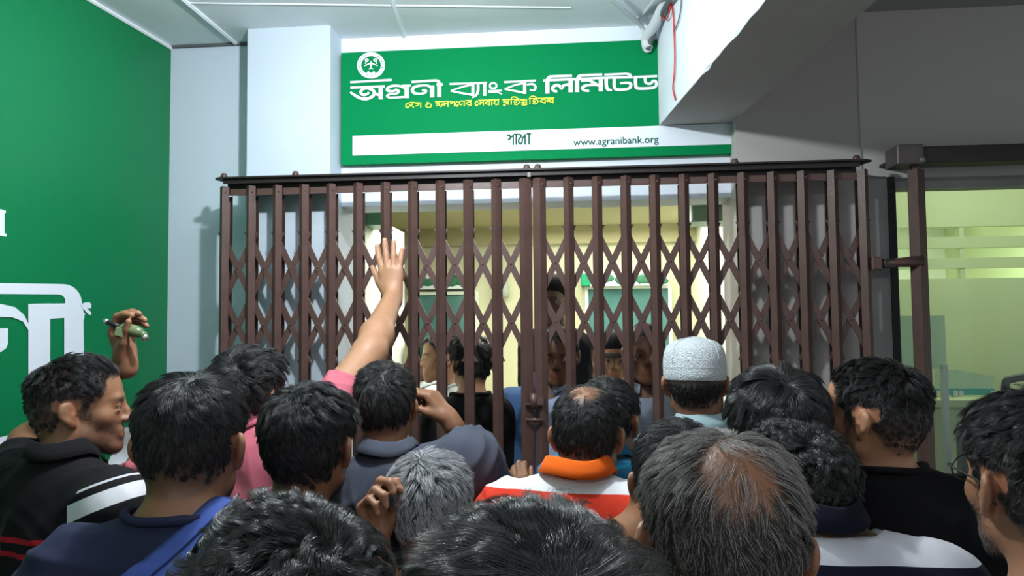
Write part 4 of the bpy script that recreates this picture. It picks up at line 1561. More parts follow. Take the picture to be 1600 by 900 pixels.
def person(key, label, px, topy, dist, yaw=0, pitch=0, roll=0, byaw=None, size=1.0, skin='mid', lean=(0, .05), sw=.172, slim=1.0,
           hair=None, beard=None, shirt=None, arms=None, h=.0062, face=True, cap=None, base=0.0, bald=None, scalp=1.0, collar=None,
           sleeve=.62, zref=None, stub=0.0, group=None, up=0.0):
    """one standing person: head centre from the photograph's pixel column, crown row and distance along the lens axis"""
    s = size
    if zref is None:
        a = atD(px, topy, dist)
        zc_ = a[2] - (.136 if hair and hair['top'] > .02 else .126) * s
    else:
        zc_ = zref
        a = atD(px, topy, dist)
    b = atD(px, 450, dist)
    # head centre: same column and distance, crown height less half a head
    dz = np.array([cR @ [0, 0, 1], 0])
    Hw = a - np.array([0, 0, 1]) * (a[2] - zc_)
    by = yaw if byaw is None else byaw
    Rb = rotm(by)
    org = Hw - Rb @ np.array([lean[0], lean[1], 0])
    org = np.array([org[0], org[1], base])
    root = tag(empty('person', tuple(org), math.radians(by)), label, 'person', group)
    loc = lambda p: Rb.T @ (np.array(p, float) - org)
    Hc = loc(Hw)
    R = Rb.T @ rotm(yaw, pitch, roll)
    H = Hc[2]
    J = dict(Hc=Hc, R=R, s=s, zs=H - .190 * s + up, sw=sw, zp=H * .585, loc=loc)
    J['nb'] = np.array([lean[0] * .25, lean[1] * .25 - .018, J['zs'] + .052])
    arms = arms or {}
    body = Shape()
    head_shape(body, Hc, R, s, face)
    torso = Shape()
    neck_torso(torso, J, slim)
    AJ, tips = {}, []
    armS = Shape()
    bridge = Shape()
    for q, nm in ((-1, 'left'), (1, 'right')):
        sp = arms.get(nm)
        sh, el, wr, spec = arm_joints(J, q, sp)
        AJ[q] = (sh, el, wr)
        fat = (spec or {}).get('fat', 1.0)
        if spec and 'shift' in spec:
            bridge.cap((q * .06, -.01, J['zs'] + .01), sh + np.array([-q * .02, 0, .0]), .055, .056, .06)
            bridge.cap((q * .10, .0, J['zs'] - .12), sh + np.array([0, 0, -.02]), .07, .050, .06)
        armS.cap(sh, el, .052 * fat, .041 * fat, .04)
        dv = (wr - el) / np.linalg.norm(wr - el)
        mid = el + (wr - el) * .28
        armS.cap(el, mid, .041 * fat, .042 * fat, .03)
        armS.cap(mid, wr, .042 * fat, .0265 * fat, .03)
        if spec and 'hand' in spec:
            hd = spec['hand']
            hand_shape(armS, wr, Rb.T @ np.array(hd['d'], float), Rb.T @ np.array(hd['n'], float), q, hd['curl'], hd.get('spread', 1), hd.get('thumb', (35, 20, 15)), hd.get('k', 1.0), tips)
        else:
            hand_shape(armS, wr, dv, np.array([-q, 0, 0.]), q, [(25, 30, 20)] * 4, .5, (25, 15, 10), 1.0, tips)
    legs = Shape()
    zp = J['zp']
    for q in (-1, 1):
        legs.chain([(q * .085, 0, zp - .06), (q * .095, .012, zp * .53), (q * .10, -.012, .09)], [.088, .056, .042], .04)
        legs.cap((q * .10, -.035, .045), (q * .115, .13, .036), .038, .032, .02)
    full = Shape()
    torso.p += bridge.p
    full.p = body.p + torso.p + armS.p + legs.p
    zt = J['zs']
    fine = min([H - .20 * s] + [min(t[0][2], AJ[1 if i > 4 else -1][1][2]) - .05 for i, t in enumerate(tips) if arms])
    me, V, Q = surface(full, [(zp - .05, .03), (min(zt - .16, fine), .018)], h, 'body')
    hh = ((V - Hc) @ R) / s
    rad_ = np.linalg.norm(hh, axis=1)
    phi = np.degrees(np.arctan2(hh[:, 0], hh[:, 1]))
    near = (np.abs(hh[:, 0]) < .085) & (rad_ < .18)
    line = hairline(phi)
    ear = (np.abs(hh[:, 0]) > .0735) & (np.abs(hh[:, 1] + .015) < .032) & (hh[:, 2] < .032) & (hh[:, 2] > -.05)
    hm = sstep(-.006, .008, hh[:, 2] - line) * near * (~ear) * (hh[:, 1] < .097)
    if bald is not None:
        bd_ = bald(hh)
    else:
        bd_ = np.ones(len(V))
    tint = np.zeros((len(V), 4), F4)
    tint[:, 3] = 1
    fadez = sstep(-.09, .03, hh[:, 2])
    tint[:, 1] = hm * bd_ * scalp * (.35 + .65 * fadez)
    # beard shadow on jaw, moustache
    jaw = near * sstep(-.02, -.05, hh[:, 2]) * sstep(-.005, .03, hh[:, 1]) * (hh[:, 2] > -.125)
    jaw = np.maximum(jaw, near * (np.abs(phi) > 62) * (np.abs(phi) < 84) * (hh[:, 2] < .01) * (hh[:, 2] > -.06) * .8)
    lips = np.exp(-((hh[:, 0] / .024) ** 2 + ((hh[:, 2] + .063) / .011) ** 2)) * (hh[:, 1] > .08)
    tint[:, 1] = np.maximum(tint[:, 1], jaw * stub * (1 - lips))
    brow = np.exp(-(((np.abs(hh[:, 0]) - .031) / .020) ** 4 + ((hh[:, 2] - .0215 + .06 * (np.abs(hh[:, 0]) - .03) ** 2 * 10) / .0045) ** 2)) * (hh[:, 1] > .06)
    tint[:, 1] = np.maximum(tint[:, 1], brow * near * .9)
    tint[:, 0] = np.maximum(lips * near, ear * near * .35)
    for (tp, tn) in tips:
        d_ = V - (tp + tn * .006)
        tint[:, 2] = np.maximum(tint[:, 2], np.exp(-(np.linalg.norm(d_, axis=1) / .0062) ** 4) * .8)
    ca = me.color_attributes.new('tint', 'FLOAT_COLOR', 'POINT')
    ca.data.foreach_set('color', tint.ravel())
    hk = (hair or {}).get('dark', (.012, .011, .011))
    sk = (skin, hk)
    if sk not in SK:
        SK[sk] = skin_mat('skin_' + skin, SKINS[skin], tuple(min(1, c * 1.3 + .004) for c in hk))
    link('body', me, SK[sk], root, True)
    T = lambda x, y, z: Hc + R @ (np.array([x, y, z]) * s)
    if face:
        for q in (-1, 1):
            mb = MB()
            mb.ball((0, 0, 0), .0112 * s, 14, 10)
            eo = mb.build('eye', EYE, None, True)
            eo.parent = root
            c_ = T(q * .031, .0818, .0005)
            eo.matrix_parent_inverse = Matrix.Identity(4)
            Mx = Matrix.Identity(4)
            for i in range(3):
                for j in range(3):
                    Mx[i][j] = R[i, j]
                Mx[i][3] = c_[i]
            eo.matrix_local = Mx
    # shirt
    if shirt is not None:
        g = torso.grown(.013)
        g.p = g.p[1:]
        sl = Shape()
        for q in (-1, 1):
            sh, el, wr = AJ[q]
            sp = arms.get('left' if q < 0 else 'right') or {}
            sv = sp.get('sleeve', sleeve)
            if sv > 1:
                e1 = el + (wr - el) * (sv - 1)
                sl.cap(sh, el, .068, .056, .05)
                sl.cap(el, e1, .056, .042, .03)
                cut_a, cut_b, cr = e1 - (wr - el) * .06, wr, .034
            else:
                e1 = sh + (el - sh) * sv
                sl.cap(sh, e1, .070, .064, .055)
                cut_a, cut_b, cr = e1 - (el - sh) * .10, el + (el - sh) * .1, .052
            u = (e1 - sh) / np.linalg.norm(e1 - sh) if sv <= 1 else (wr - el) / np.linalg.norm(wr - el)
            sl.p.append(('c', e1 + u * .085, e1 + u * .22, .088, .088, .004, True, e1 + u * .15, .17))
            sl.p.append(('c', np.array(cut_a), np.array(cut_b), cr, cr, .006, True, (np.array(cut_a) + cut_b) / 2, np.linalg.norm(np.array(cut_b) - cut_a) / 2 + cr))
        full2 = Shape()
        full2.p = [q_ for q_ in g.p if not q_[6]] + [q_ for q_ in sl.p]
        nbx = J['nb']
        up = (Hc + R @ np.array([0, -.02, -.045])) - nbx
        up /= np.linalg.norm(up)
        upv = up
        nr = shirt.get('neck', .070)
        full2.cap(nbx + up * .076, nbx + up * .30, nr, nr + .03, .010, True)
        full2.cap(nbx + [0, .045, -.004], nbx + [0, .10, .08], .045, .05, .02, True)
        zh = zp - .10
        nk0 = (nbx + up * (.036 if shirt.get('collar') == 'polo' else .016)).astype(F4)
        nkn = np.array([0, .20, .98], F4)
        clothS = Shape()
        clothS.p = g.p + [q_ for q_ in sl.p if not q_[6]]
        fold = shirt.get('fold', .0045)

        def warp(Vv):
            Nn = normals(Vv, full2.Q) if hasattr(full2, 'Q') else None
            return Vv
        me2, V2, Q2 = surface(full2, [(zt - .30, .02)], shirt.get('h', .008), 'shirt',
                              cut=lambda P, v: np.maximum(np.maximum(v, F4(zh) - P[..., 2]), np.minimum((P - nk0) @ nkn, F4(.090) - np.sqrt((P[..., 0] - F4(nbx[0])) ** 2 + (P[..., 1] - F4(nbx[1])) ** 2))))
        N2 = normals(V2, Q2)
        rg = shirt.get('seed', 3)
        rr2 = np.random.default_rng(rg + int(abs(px)))
        dsp = wob(V2 * [1, 1, .55], rg, 16) * .45 * fold
        base_w = V2 + np.stack([wob(V2, rg + 20 + i_, 9) for i_ in range(3)], 1) * .035
        for i_ in range(5):                                   # creases: sharp on top, running mostly down and slantwise
            kv = rr2.normal(size=3) * [1, 1, .7]
            kv *= (26 + 14 * i_) / np.linalg.norm(kv)
            ph_ = base_w @ kv + rr2.uniform(0, 6)
            gate_ = sstep(-.1, .8, wob(V2, rg + 40 + i_, 8))
            dsp += (.35 - np.abs(np.sin(ph_))) * fold * 2.4 / (1 + .35 * i_) * gate_
        near_neck = np.linalg.norm((V2 - nbx) * [1, 1, .8], axis=1)
        dsp *= .25 + .75 * sstep(.09, .16, near_neck)
        V2 = V2 + N2 * np.clip(dsp, -.007, .012)[:, None]
        me2.vertices.foreach_set('co', V2.astype(F4).ravel())
        me2.update()
        link('shirt', me2, shirt['mat'], root, True)
        col_ = shirt.get('collar')
        if col_ == 'crew':
            mb = MB()
            pts = []
            for i in range(40):
                an = 2 * pi * i / 40
                x, y = math.sin(an), math.cos(an)
                rr_ = nr + .004
                zz = nk0[2] - .007 - .204 * (y * rr_ + .004) - .012 * max(y, 0)
                pts.append((nbx[0] + x * rr_, nbx[1] + .004 + y * (rr_ + .012 * max(y, 0)), zz))
            pts = pushed(clothS, pts, .001)
            mb.tube(pts, .0075, 8, closed=True)
            mb.build('neckband', shirt.get('cmat', shirt['mat']), None, True).parent = root
        elif col_ == 'polo':
            v, f = [], []
            n_ = 44
            prof = [(.062, -.012), (.0635, .020), (.0645, .034), (.0675, .0380), (.0720, .035), (.0800, .019), (.0890, .002), (.0870, .000), (.077, .014), (.069, .026), (.0660, -.012)]
            kn = shirt.get('ck', 1.0)
            for i in range(n_):
                an = math.radians(20 + 320 * i / (n_ - 1))
                x, y = math.sin(an), math.cos(an)
                fw = max(y, 0)
                for (pr, pz) in prof:
                    pr = pr * kn
                    v.append((nbx[0] + x * pr, nbx[1] + .004 + y * (pr + .014 * fw), nbx[2] + .026 + pz - .040 * fw + .004 * math.sin(3 * an + rg)))
            mp_ = len(prof)
            vv = np.array(v).reshape(n_, mp_, 3)
            dv_ = pushed(clothS, vv[:, 4:8].reshape(-1, 3), .005).reshape(n_, 4, 3) - vv[:, 4:8]
            dl_ = np.linalg.norm(dv_, axis=2, keepdims=True)
            dv_ *= np.minimum(1, .016 / (dl_ + 1e-6))
            for _ in range(6):
                dv_[1:-1] = dv_[1:-1] * .5 + (dv_[:-2] + dv_[2:]) * .25
            vv[:, 4:8] += dv_
            v = [tuple(p_) for p_ in vv.reshape(-1, 3)]
            for i in range(n_ - 1):
                for j in range(mp_):
                    jj = (j + 1) % mp_
                    f.append((i * mp_ + j, i * mp_ + jj, (i + 1) * mp_ + jj, (i + 1) * mp_ + j))
            f += [tuple(range(mp_)), tuple((n_ - 1) * mp_ + j for j in range(mp_ - 1, -1, -1))]
            co = MB().raw(v, f).build('collar', shirt.get('cmat', shirt['mat']), None, True)
            co.parent = root
    # trousers and shoes (lofted, below the crowd's waist line)
    tr = legs.grown(.012)
    tr.p = [q_ for q_ in tr.p if q_[3] > .05]
    tr.ell((0, 0, zp - .02), (.168, .120, .13), None, .04)
    me3, V3, Q3 = surface(tr, [(.2, .035), (zp - .1, .05)], .014, 'trousers', cut=lambda P, v: np.maximum(np.maximum(v, P[..., 2] - F4(zp + .02)), F4(.055) - P[..., 2]))
    link('trousers', me3, TROUSER, root, True)
    for q in (-1, 1):
        mb = MB()
        pts = [(q * .100, -.085, .042), (q * .10, -.04, .048), (q * .107, .05, .045), (q * .114, .13, .038), (q * .118, .175, .034)]
        mb.tube(pts, [.030, .044, .045, .042, .022], 12)
        so = mb.build('shoe', SHOE, None, True)
        so.parent = root
        mb2 = MB()
    # hair and beard
    if hair is not None and hair.get('n', 0):
        mk = hm * bd_
        if cap is not None:
            mk = mk * (hh[:, 2] < .004)
        if 'mask' in hair:
            mk = mk * hair['mask'](hh)
        make_hair('hair', V, Q, Hc, R, s, root, hair, mk)
    if beard is not None:
        mk = jaw * (1 - np.minimum(1, lips * 1.5))
        make_hair('beard', V, Q, Hc, R, s, root, beard, mk)
    PEOPLE[key] = dict(cloth=clothS if shirt else None, root=root, loc=loc, J=J, T=T, Rb=Rb, org=org, AJ=AJ, R=R, Hw=Hw)
    return root


def eye_mat():
    m = mat('eye', (.75, .70, .66), .12)
    nt = m.node_tree
    b = nt.nodes['Principled BSDF']
    tc = nt.nodes.new('ShaderNodeTexCoord')
    sx = nt.nodes.new('ShaderNodeSeparateXYZ')
    nt.links.new(tc.outputs['Object'], sx.inputs[0])
    cr = nt.nodes.new('ShaderNodeValToRGB')
    cr.color_ramp.interpolation = 'CONSTANT'
    cr.color_ramp.elements[0].color = (.24, .22, .21, 1)
    cr.color_ramp.elements[0].position = 0
    e = cr.color_ramp.elements.new(.84)
    e.color = (.025, .012, .007, 1)
    cr.color_ramp.elements[2].color = (.003, .003, .003, 1)
    cr.color_ramp.elements[2].position = .965
    mr = nt.nodes.new('ShaderNodeMath')
    mr.operation = 'MULTIPLY'
    mr.inputs[1].default_value = 1 / .0112
    nt.links.new(sx.outputs['Y'], mr.inputs[0])
    nt.links.new(mr.outputs[0], cr.inputs[0])
    nt.links.new(cr.outputs[0], b.inputs['Base Color'])
    return m


EYE = eye_mat()


def person_mesh(key, name, mb_pts_fn, m):
    """a worn mesh built in the head frame of a person"""
    P_ = PEOPLE[key]
    mb = MB()
    mb_pts_fn(mb)
    v = np.array(mb.v)
    Hc, R, s = P_['J']['Hc'], P_['R'], P_['J']['s']
    mb.v = [tuple(p) for p in (Hc + (v * s) @ R.T)]
    o = mb.build(name, m, None, True)
    o.parent = P_['root']
    return o


# ================================================================== the crowd
def hs(**k):
    d = dict(n=9000, top=.036, side=.016, nape=.010, rad=.00052, lift=.5, mess=.30, clump=.42, clumps=450, wave=.0015, freq=150, pts=6)
    d.update(k)
    return d


stub = lambda n, seed: dict(n=n, top=.006, side=.006, rad=.00032, lift=1.2, mess=.3, clump=.1, clumps=100, pts=4, seed=seed, whorl=(0, .02, .05))
polo = lambda m, c=None, **k: dict(mat=m, cmat=c or m, collar='polo', **k)
crew = lambda m, **k: dict(mat=m, collar='crew', **k)
WC = lambda x, y, D: atD(x, y, D)

BLACKT = cloth('black_tshirt', (.006, .006, .0075), fold=.15)

# --- left man in the black striped polo, his far arm up with the green device
P1S = cloth('black_polo', (.012, .011, .0125), pattern=[
    ((0, 0, 1), 1.272, 1.284, (.42, .015, .03), ((1, 0, 0), -.3, .135)), ((0, 0, 1), 1.240, 1.252, (.42, .015, .03), ((1, 0, 0), -.3, .135)),
    ((-.42, 0, 1), 1.268, 1.308, (.72, .72, .76), ((1, 0, 0), .120, .4)), ((-.42, 0, 1), 1.326, 1.332, (.55, .55, .6), ((1, 0, 0), .140, .4))])
person('p1', 'man in black polo with white and red stripes in profile by the green wall', 126, 553, 1.82, -62, 2, up=.012, hair=hs(n=10000, top=.036, front=.034, side=.006, nape=.005, wave=.004, mess=.5, lift=.9, seed=1, rad=.0005, quiff=1.1, clump=.4),
       beard=stub(1500, 5), stub=.42, scalp=.8, skin='mid', lean=(0.001, 0.035), byaw=-15, shirt=polo(P1S, ck=1.0, h=.006), h=.0042, sw=.18,
       arms=dict(left=dict(elbow=WC(42, 690, 2.05), wrist=WC(197, 566, 2.02), hand=dict(d=(-.22, 0, 1), n=(1, -.15, .1), curl=[(38, 50, 25), (42, 50, 25), (48, 50, 30), (55, 50, 30)], thumb=(20, 62, 25), spread=.4))))

# --- man in navy T-shirt with the blue bag strap
NAVY = cloth('navy_shirt', (.022, .026, .058))
person('p2', 'man in navy T-shirt with a blue bag strap, thick black hair, seen from behind', 303, 572, 1.27, 8, -3, up=.030, hair=hs(n=15000, top=.038, side=.013, nape=.010, wave=.001, mess=.16, lift=.30, clump=.35, clumps=700, rad=.00042, seed=2, swirl=.8, whorl=(.012, -.050, .118)),
       beard=stub(1800, 6), stub=.6, lean=(0.001, 0.060), byaw=12, shirt=crew(NAVY), sw=.172, size=1.02, h=.0046, skin='mid')

# --- man in the pink shirt, right palm on the gate
PINK = cloth('pink_shirt', (.50, .125, .165), fold=.35)
person('p3', 'man in pink shirt stretching his right arm up to press the gate', 392, 537, 1.93, -14, 10, up=.04, hair=hs(n=9500, top=.044, side=.026, nape=.024, wave=.004, mess=.6, lift=.7, seed=3, quiff=.6, clump=.5),
       lean=(0.021, 0.034), byaw=-5, shirt=polo(PINK, ck=.98, fold=.007, h=.0055), h=.0044, skin='light', sw=.185,
       arms=dict(right=dict(elbow=WC(577, 552, 2.17), wrist=WC(614, 464, 2.475), sleeve=.52, fat=1.14, shift=(.0, .03, .085), hand=dict(d=(-.10, .10, 1), n=(0, 1, -.05), curl=[(4, 8, 4), (2, 6, 4), (3, 6, 4), (6, 8, 5)], thumb=(32, 8, 16), spread=1.1, k=1.04)),
                 left=dict(elbow=WC(196, 764, 1.93), wrist=WC(205, 742, 2.16), sleeve=.72, hand=dict(d=(.1, .5, .8), n=(1, 0, 0), curl=[(40, 50, 30)] * 4))))

# --- black-haired man in the middle of the left group, raised fingers
CHAR = cloth('charcoal_shirt', (.03, .031, .036))
person('p4', 'black-haired bearded man between the navy and slate shirts, raising curled fingers', 485, 592, 1.53, -2, -2, size=1.04, hair=hs(n=12500, top=.042, side=.022, nape=.012, wave=.003, mess=.45, lift=.5, seed=4, rad=.00045, whorl=(-.02, -.05, .115)),
       beard=stub(1600, 8), stub=.7, lean=(0.034, 0.020), byaw=8, shirt=crew(CHAR), h=.0044, skin='mid', sw=.165,
       arms=dict(right=dict(elbow=WC(630, 1020, 1.36), wrist=WC(584, 850, 1.43), sleeve=.6, hand=dict(d=(-.06, 0, 1), n=(.80, -.55, .05), curl=[(28, 55, 55), (32, 60, 60), (45, 65, 55), (55, 65, 50)], thumb=(15, 55, 20), spread=.4, k=.90))))

# --- man in the slate polo with his hand at his ear
SLATE = cloth('slate_polo', (.070, .078, .105), fold=.35)
person('p5', 'man in slate grey polo holding his right hand to his ear', 602, 560, 2.05, 6, -2, hair=hs(n=9000, top=.034, side=.022, nape=.012, mess=.35, lift=.6, seed=5, clumps=500, clump=.35),
       lean=(-0.028, 0.027), byaw=-6, shirt=polo(SLATE, fold=.007, h=.006), h=.0046, skin='mid', sw=.185,
       arms=dict(right=dict(elbow=WC(790, 786, 2.27), wrist=WC(702, 655, 2.20), sleeve=.84, shift=(.035, .02, .100), hand=dict(d=(-.55, .10, .75), n=(-.65, .15, -.6), curl=[(42, 55, 30), (46, 60, 30), (55, 60, 30), (60, 60, 30)], thumb=(20, 45, 20), spread=.4))))

# --- grey-haired man
person('p6', 'short man with salt and pepper grey hair, lowest head of the middle row', 672, 698, 1.52, 6, -8, hair=hs(n=11000, top=.036, side=.022, nape=.014, mess=.45, lift=.75, seed=6, gray=.70, dark=(.03, .03, .03), light=(.62, .63, .66), rough=.35, whorl=(-.02, -.055, .115)),
       lean=(-0.073, 0.197), byaw=-3, shirt=crew(CHAR), h=.0055, skin='mid', sw=.165)

# --- orange-collared polo
OPOLO = cloth('white_red_polo', (.78, .78, .80), fold=.25, pattern=[((0, .10, 1), -9, 1.364, (.62, .045, .022)), ((0, .10, 1), -9, 1.10, (.75, .75, .78))])
ORANGE = cloth('orange_collar', (.80, .13, .012), fold=.1)
thin = lambda c, r0, lo: (lambda h: lo + (1 - lo) * sstep(r0 * .55, r0 * 1.25, np.linalg.norm((h - np.array(c)) * [1, .8, .9], axis=1)))
person('p7', 'man with thinning crown in white and red polo with bright orange collar', 917, 595, 1.80, -10, -6, up=.042, hair=hs(n=9500, top=.026, side=.016, nape=.008, mess=.25, lift=.45, seed=7, rad=.00045),
       bald=thin((.0, -.045, .118), .050, .10), beard=stub(1500, 9), stub=.6, lean=(0.022, 0.055), byaw=-10, shirt=polo(OPOLO, ORANGE, ck=1.05), h=.0046, skin='mid', sw=.18,
       arms=dict(left=dict(elbow=WC(800, 880, 2.05), wrist=WC(820, 786, 2.40), sleeve=.6, hand=dict(d=(-.28, .22, .9), n=(.1, 1, -.1), curl=[(30, 40, 20), (30, 42, 20), (32, 44, 20), (34, 44, 20)], thumb=(20, 20, 20), spread=.1, k=.92))))

# --- balding man behind him in the blue shirt
BLUE = cloth('blue_check_shirt', (.03, .17, .30), pattern=[((1, 0, .3), -.12, -.112, (.02, .30, .45)), ((1, 0, .3), .05, .058, (.02, .30, .45)), ((1, 0, .3), .11, .118, (.02, .30, .45)), ((-.3, 0, 1), 1.30, 1.308, (.02, .30, .45)), ((-.3, 0, 1), 1.25, 1.258, (.02, .30, .45)), ((-.3, 0, 1), 1.35, 1.358, (.02, .30, .45))])
person('p8', 'man with receding hair in blue checked shirt, half hidden behind the orange collar', 950, 582, 2.02, -22, -4, up=.035, hair=hs(n=7500, top=.026, side=.020, nape=.012, seed=8, mess=.3, lift=.4),
       bald=thin((.0, .03, .118), .055, .18), lean=(0.010, 0.012), byaw=-43, shirt=polo(BLUE), h=.005, skin='mid', sw=.165, stub=.4)

# --- man with the white prayer cap
TEALS = cloth('pale_teal_shirt', (.36, .50, .53))
person('p9', 'man wearing a white crocheted prayer cap, seen from behind', 1084, 530, 2.10, -6, -2, hair=hs(n=6000, top=.012, side=.012, nape=.008, mess=.2, lift=.4, seed=9, rad=.0005), cap=True,
       beard=stub(900, 10), stub=.5, lean=(-0.027, -0.020), byaw=-17, shirt=polo(TEALS), h=.005, skin='mid', sw=.165)

# --- black crop in front of him
person('p10', 'man with smooth short black hair low in the crowd below the prayer cap', 1056, 645, 1.42, -6, -4, hair=hs(n=11000, top=.032, side=.018, nape=.010, mess=.18, lift=.35, seed=10, clumps=600, clump=.3),
       lean=(0.150, 0.042), byaw=-28, shirt=crew(CHAR), skin='mid', sw=.16)

# --- big glossy wavy hair
person('p11', 'man with a big glossy mop of wavy black hair', 1213, 572, 1.62, -10, 0, hair=hs(n=15000, top=.075, side=.060, nape=.045, wave=.005, freq=80, mess=.28, lift=.95, lift_side=.75, clump=.6, clumps=260, rad=.00046, seed=12, drop=.7, dark=(.008, .008, .009), rough=.2, spec=.6),
       lean=(-0.011, 0.144), byaw=-27, up=-.03, shirt=crew(BLACKT), skin='mid', sw=.165)

# --- curly hair, striped polo
STRIPE = cloth('navy_white_stripes', (.007, .008, .020), fold=.2, pattern=[((0, .12, 1), z0, z0 + .044, (.60, .60, .65)) for z0 in (1.372, 1.286, 1.200, 1.114)])
SCOL = cloth('dark_collar', (.008, .009, .020))
person('p12', 'curly black-haired man in navy polo with broad white stripes', 1240, 660, 1.30, -4, -10, up=.100, hair=hs(n=16000, top=.055, side=.042, nape=.032, wave=.0065, freq=330, mess=.5, lift=.9, lift_side=.5, clump=.75, clumps=600, rad=.00040, seed=13, pts=9, dark=(.006, .006, .006), rough=.18, spec=.6),
       lean=(-0.022, 0.086), byaw=-4, shirt=polo(STRIPE, SCOL, ck=.90), skin='dark', sw=.18)

# --- greying man with the bald crown, close to the camera
person('p13', 'greying man with a bald brown crown, large in front', 1122, 660, .76, -1, -10, 3, size=.95, hair=hs(n=17000, top=.036, side=.020, nape=.014, wave=.002, mess=.4, lift=.40, clump=.4, clumps=600, rad=.00027, seed=14,
       gray=lambda h: .22 + .5 * sstep(.03, .11, h[:, 2]) , dark=(.022, .019, .017), light=(.42, .40, .38), rough=.3, whorl=(.0, -.03, .115)),
       bald=thin((.004, -.084, .080), .048, .10), lean=(-0.020, 0.060), byaw=14, shirt=crew(CHAR), skin='mid', h=.0045, sw=.165, stub=.2)

# --- black T-shirt, facing left
person('p14', 'man in plain black T-shirt looking left, short faded hair', 1362, 555, 1.60, 44, 2, up=.018, hair=hs(n=11500, top=.034, front=.024, side=.007, nape=.005, wave=.002, mess=.4, lift=.7, quiff=1.3, seed=15, rad=.00044, whorl=(.02, -.06, .11)),
       beard=stub(1900, 11), stub=.62, lean=(-0.020, -0.025), byaw=-13, shirt=crew(BLACKT), skin='light', sw=.195, h=.0044)

# --- man with glasses on the right edge
WHITET = cloth('pale_blue_tshirt', (.55, .60, .72), fold=.15)
person('p15', 'man wearing thin black glasses at the right edge, pale T-shirt', 1620, 600, .98, 4, 2, hair=hs(n=13000, top=.036, side=.008, nape=.006, wave=.003, mess=.4, lift=.6, quiff=.6, seed=16, rad=.00034, whorl=(.02, -.05, .115)),
       beard=stub(1300, 12), stub=.35, lean=(-0.000, 0.050), byaw=-6, shirt=crew(WHITET), skin='mid', sw=.18, h=.0042)

# --- two heads right in front of the lens
person('p16', 'black wavy-haired head at the bottom left edge of the crowd', 446, 772, .64, 14, -4, size=.95, hair=hs(n=19000, top=.046, side=.030, nape=.02, wave=.0065, freq=150, mess=.8, lift=.85, clump=.72, clumps=520, rad=.00023, seed=17, rough=.2, spec=.6, pts=8),
       lean=(0.101, 0.089), byaw=29, shirt=crew(CHAR), skin='mid', sw=.165, h=.006)
person('p17', 'nearest head with black hair at the bottom centre', 838, 780, .46, -4, -6, hair=hs(n=26000, top=.050, side=.036, nape=.025, wave=.005, freq=120, mess=.7, lift=.7, clump=.66, clumps=600, rad=.00018, seed=18, rough=.2, spec=.55, pts=8),
       lean=(0.029, 0.164), byaw=2, shirt=crew(CHAR), skin='mid', sw=.165, h=.006)

# prayer cap: crocheted dome with a seam ring and a button
CAPW = mat('white_crochet', (.80, .86, .90), .9, bump=.9, bscale=260, noise=.12, nscale=230)


def cap_fn(mb):
    prof = []
    for (r_, z_) in [(.0905, .012), (.0930, .014), (.0940, .030), (.0945, .052), (.0935, .072), (.0900, .090), (.083, .106), (.066, .119), (.042, .127), (.018, .130), (.0, .1305)]:
        prof.append((r_, z_))
    mb.lathe(prof[:-1], (0, -.010, 0), 40, .93, 1.12)
    mb.lathe([(.018, .130), (.008, .133), (.001, .134)], (0, -.010, 0), 40, .93, 1.12)
    mb.lathe([(.0905, .012), (.088, .014), (.088, .040), (.080, .10)], (0, -.010, 0), 40, .93, 1.12)


person_mesh('p9', 'prayer_cap', cap_fn, CAPW)
for k in range(4):
    an = math.pi / 4 + k * math.pi / 2
    pts = [(math.cos(an) * r_ * .93, -.010 + math.sin(an) * r_ * 1.12, z_ + .0006) for (r_, z_) in [(.0945, .058), (.0935, .072), (.0900, .090), (.083, .106), (.066, .1195), (.042, .1275), (.010, .1325)]]
    person_mesh('p9', 'cap_seam', lambda mb: mb.tube(pts, .0012, 5), CAPW)
person_mesh('p9', 'cap_seam', lambda mb: mb.tube([(math.cos(2 * pi * i / 40) * .0942 * .93, -.010 + math.sin(2 * pi * i / 40) * .0942 * 1.12, .048) for i in range(40)], .0012, 5, closed=True), CAPW)

# glasses
GB = mat('black_glasses', (.012, .012, .013), .3)


def gl_fn(mb):
    for q in (-1, 1):
        mb.tube(smooth([(q * .072, .088, .012), (q * .079, .05, .012), (q * .083, .0, .010), (q * .084, -.020, .004), (q * .080, -.034, -.014)]), .0016, 6)
        ring = [(q * .034 + .027 * math.cos(a), .104 - .006 * abs(math.cos(a)), .004 + .019 * math.sin(a)) for a in np.linspace(0, 2 * pi, 25)[:-1]]
        mb.tube(ring, .0014, 6, closed=True)
        mb.tube([(q * .060, .100, .010), (q * .072, .088, .012)], .0016, 6)
    mb.tube([(-.008, .106, .008), (0, .110, .010), (.008, .106, .008)], .0014, 6)


person_mesh('p15', 'glasses', gl_fn, GB)

# ------------------------------------------------------------------ things they carry
# sling bag: strap lies over the right shoulder of the man in navy and runs across his back
STRAP = cloth('blue_webbing', (.050, .085, .30), fold=.08)
P2 = PEOPLE['p2']
bag = tag(empty('sling_bag', tuple(P2['org'] + np.array([0, 0, 1.0]))), 'blue sling bag with a broad strap across the navy T-shirt', 'bag')


def strap_pts():
    J = P2['J']
    zs = J['zs']
    c = [(.080, .11, zs - .03), (.088, .060, zs + .030), (.084, .010, zs + .068), (.062, -.050, zs + .055), (.020, -.10, zs + .020), (-.040, -.128, zs - .030), (-.10, -.13, zs - .085), (-.17, -.105, zs - .150), (-.215, -.03, zs - .22)]
    return smooth(c, 6)


def to_world(P_, pts):
    return [P_['org'] + P_['Rb'] @ np.array(p) for p in pts]


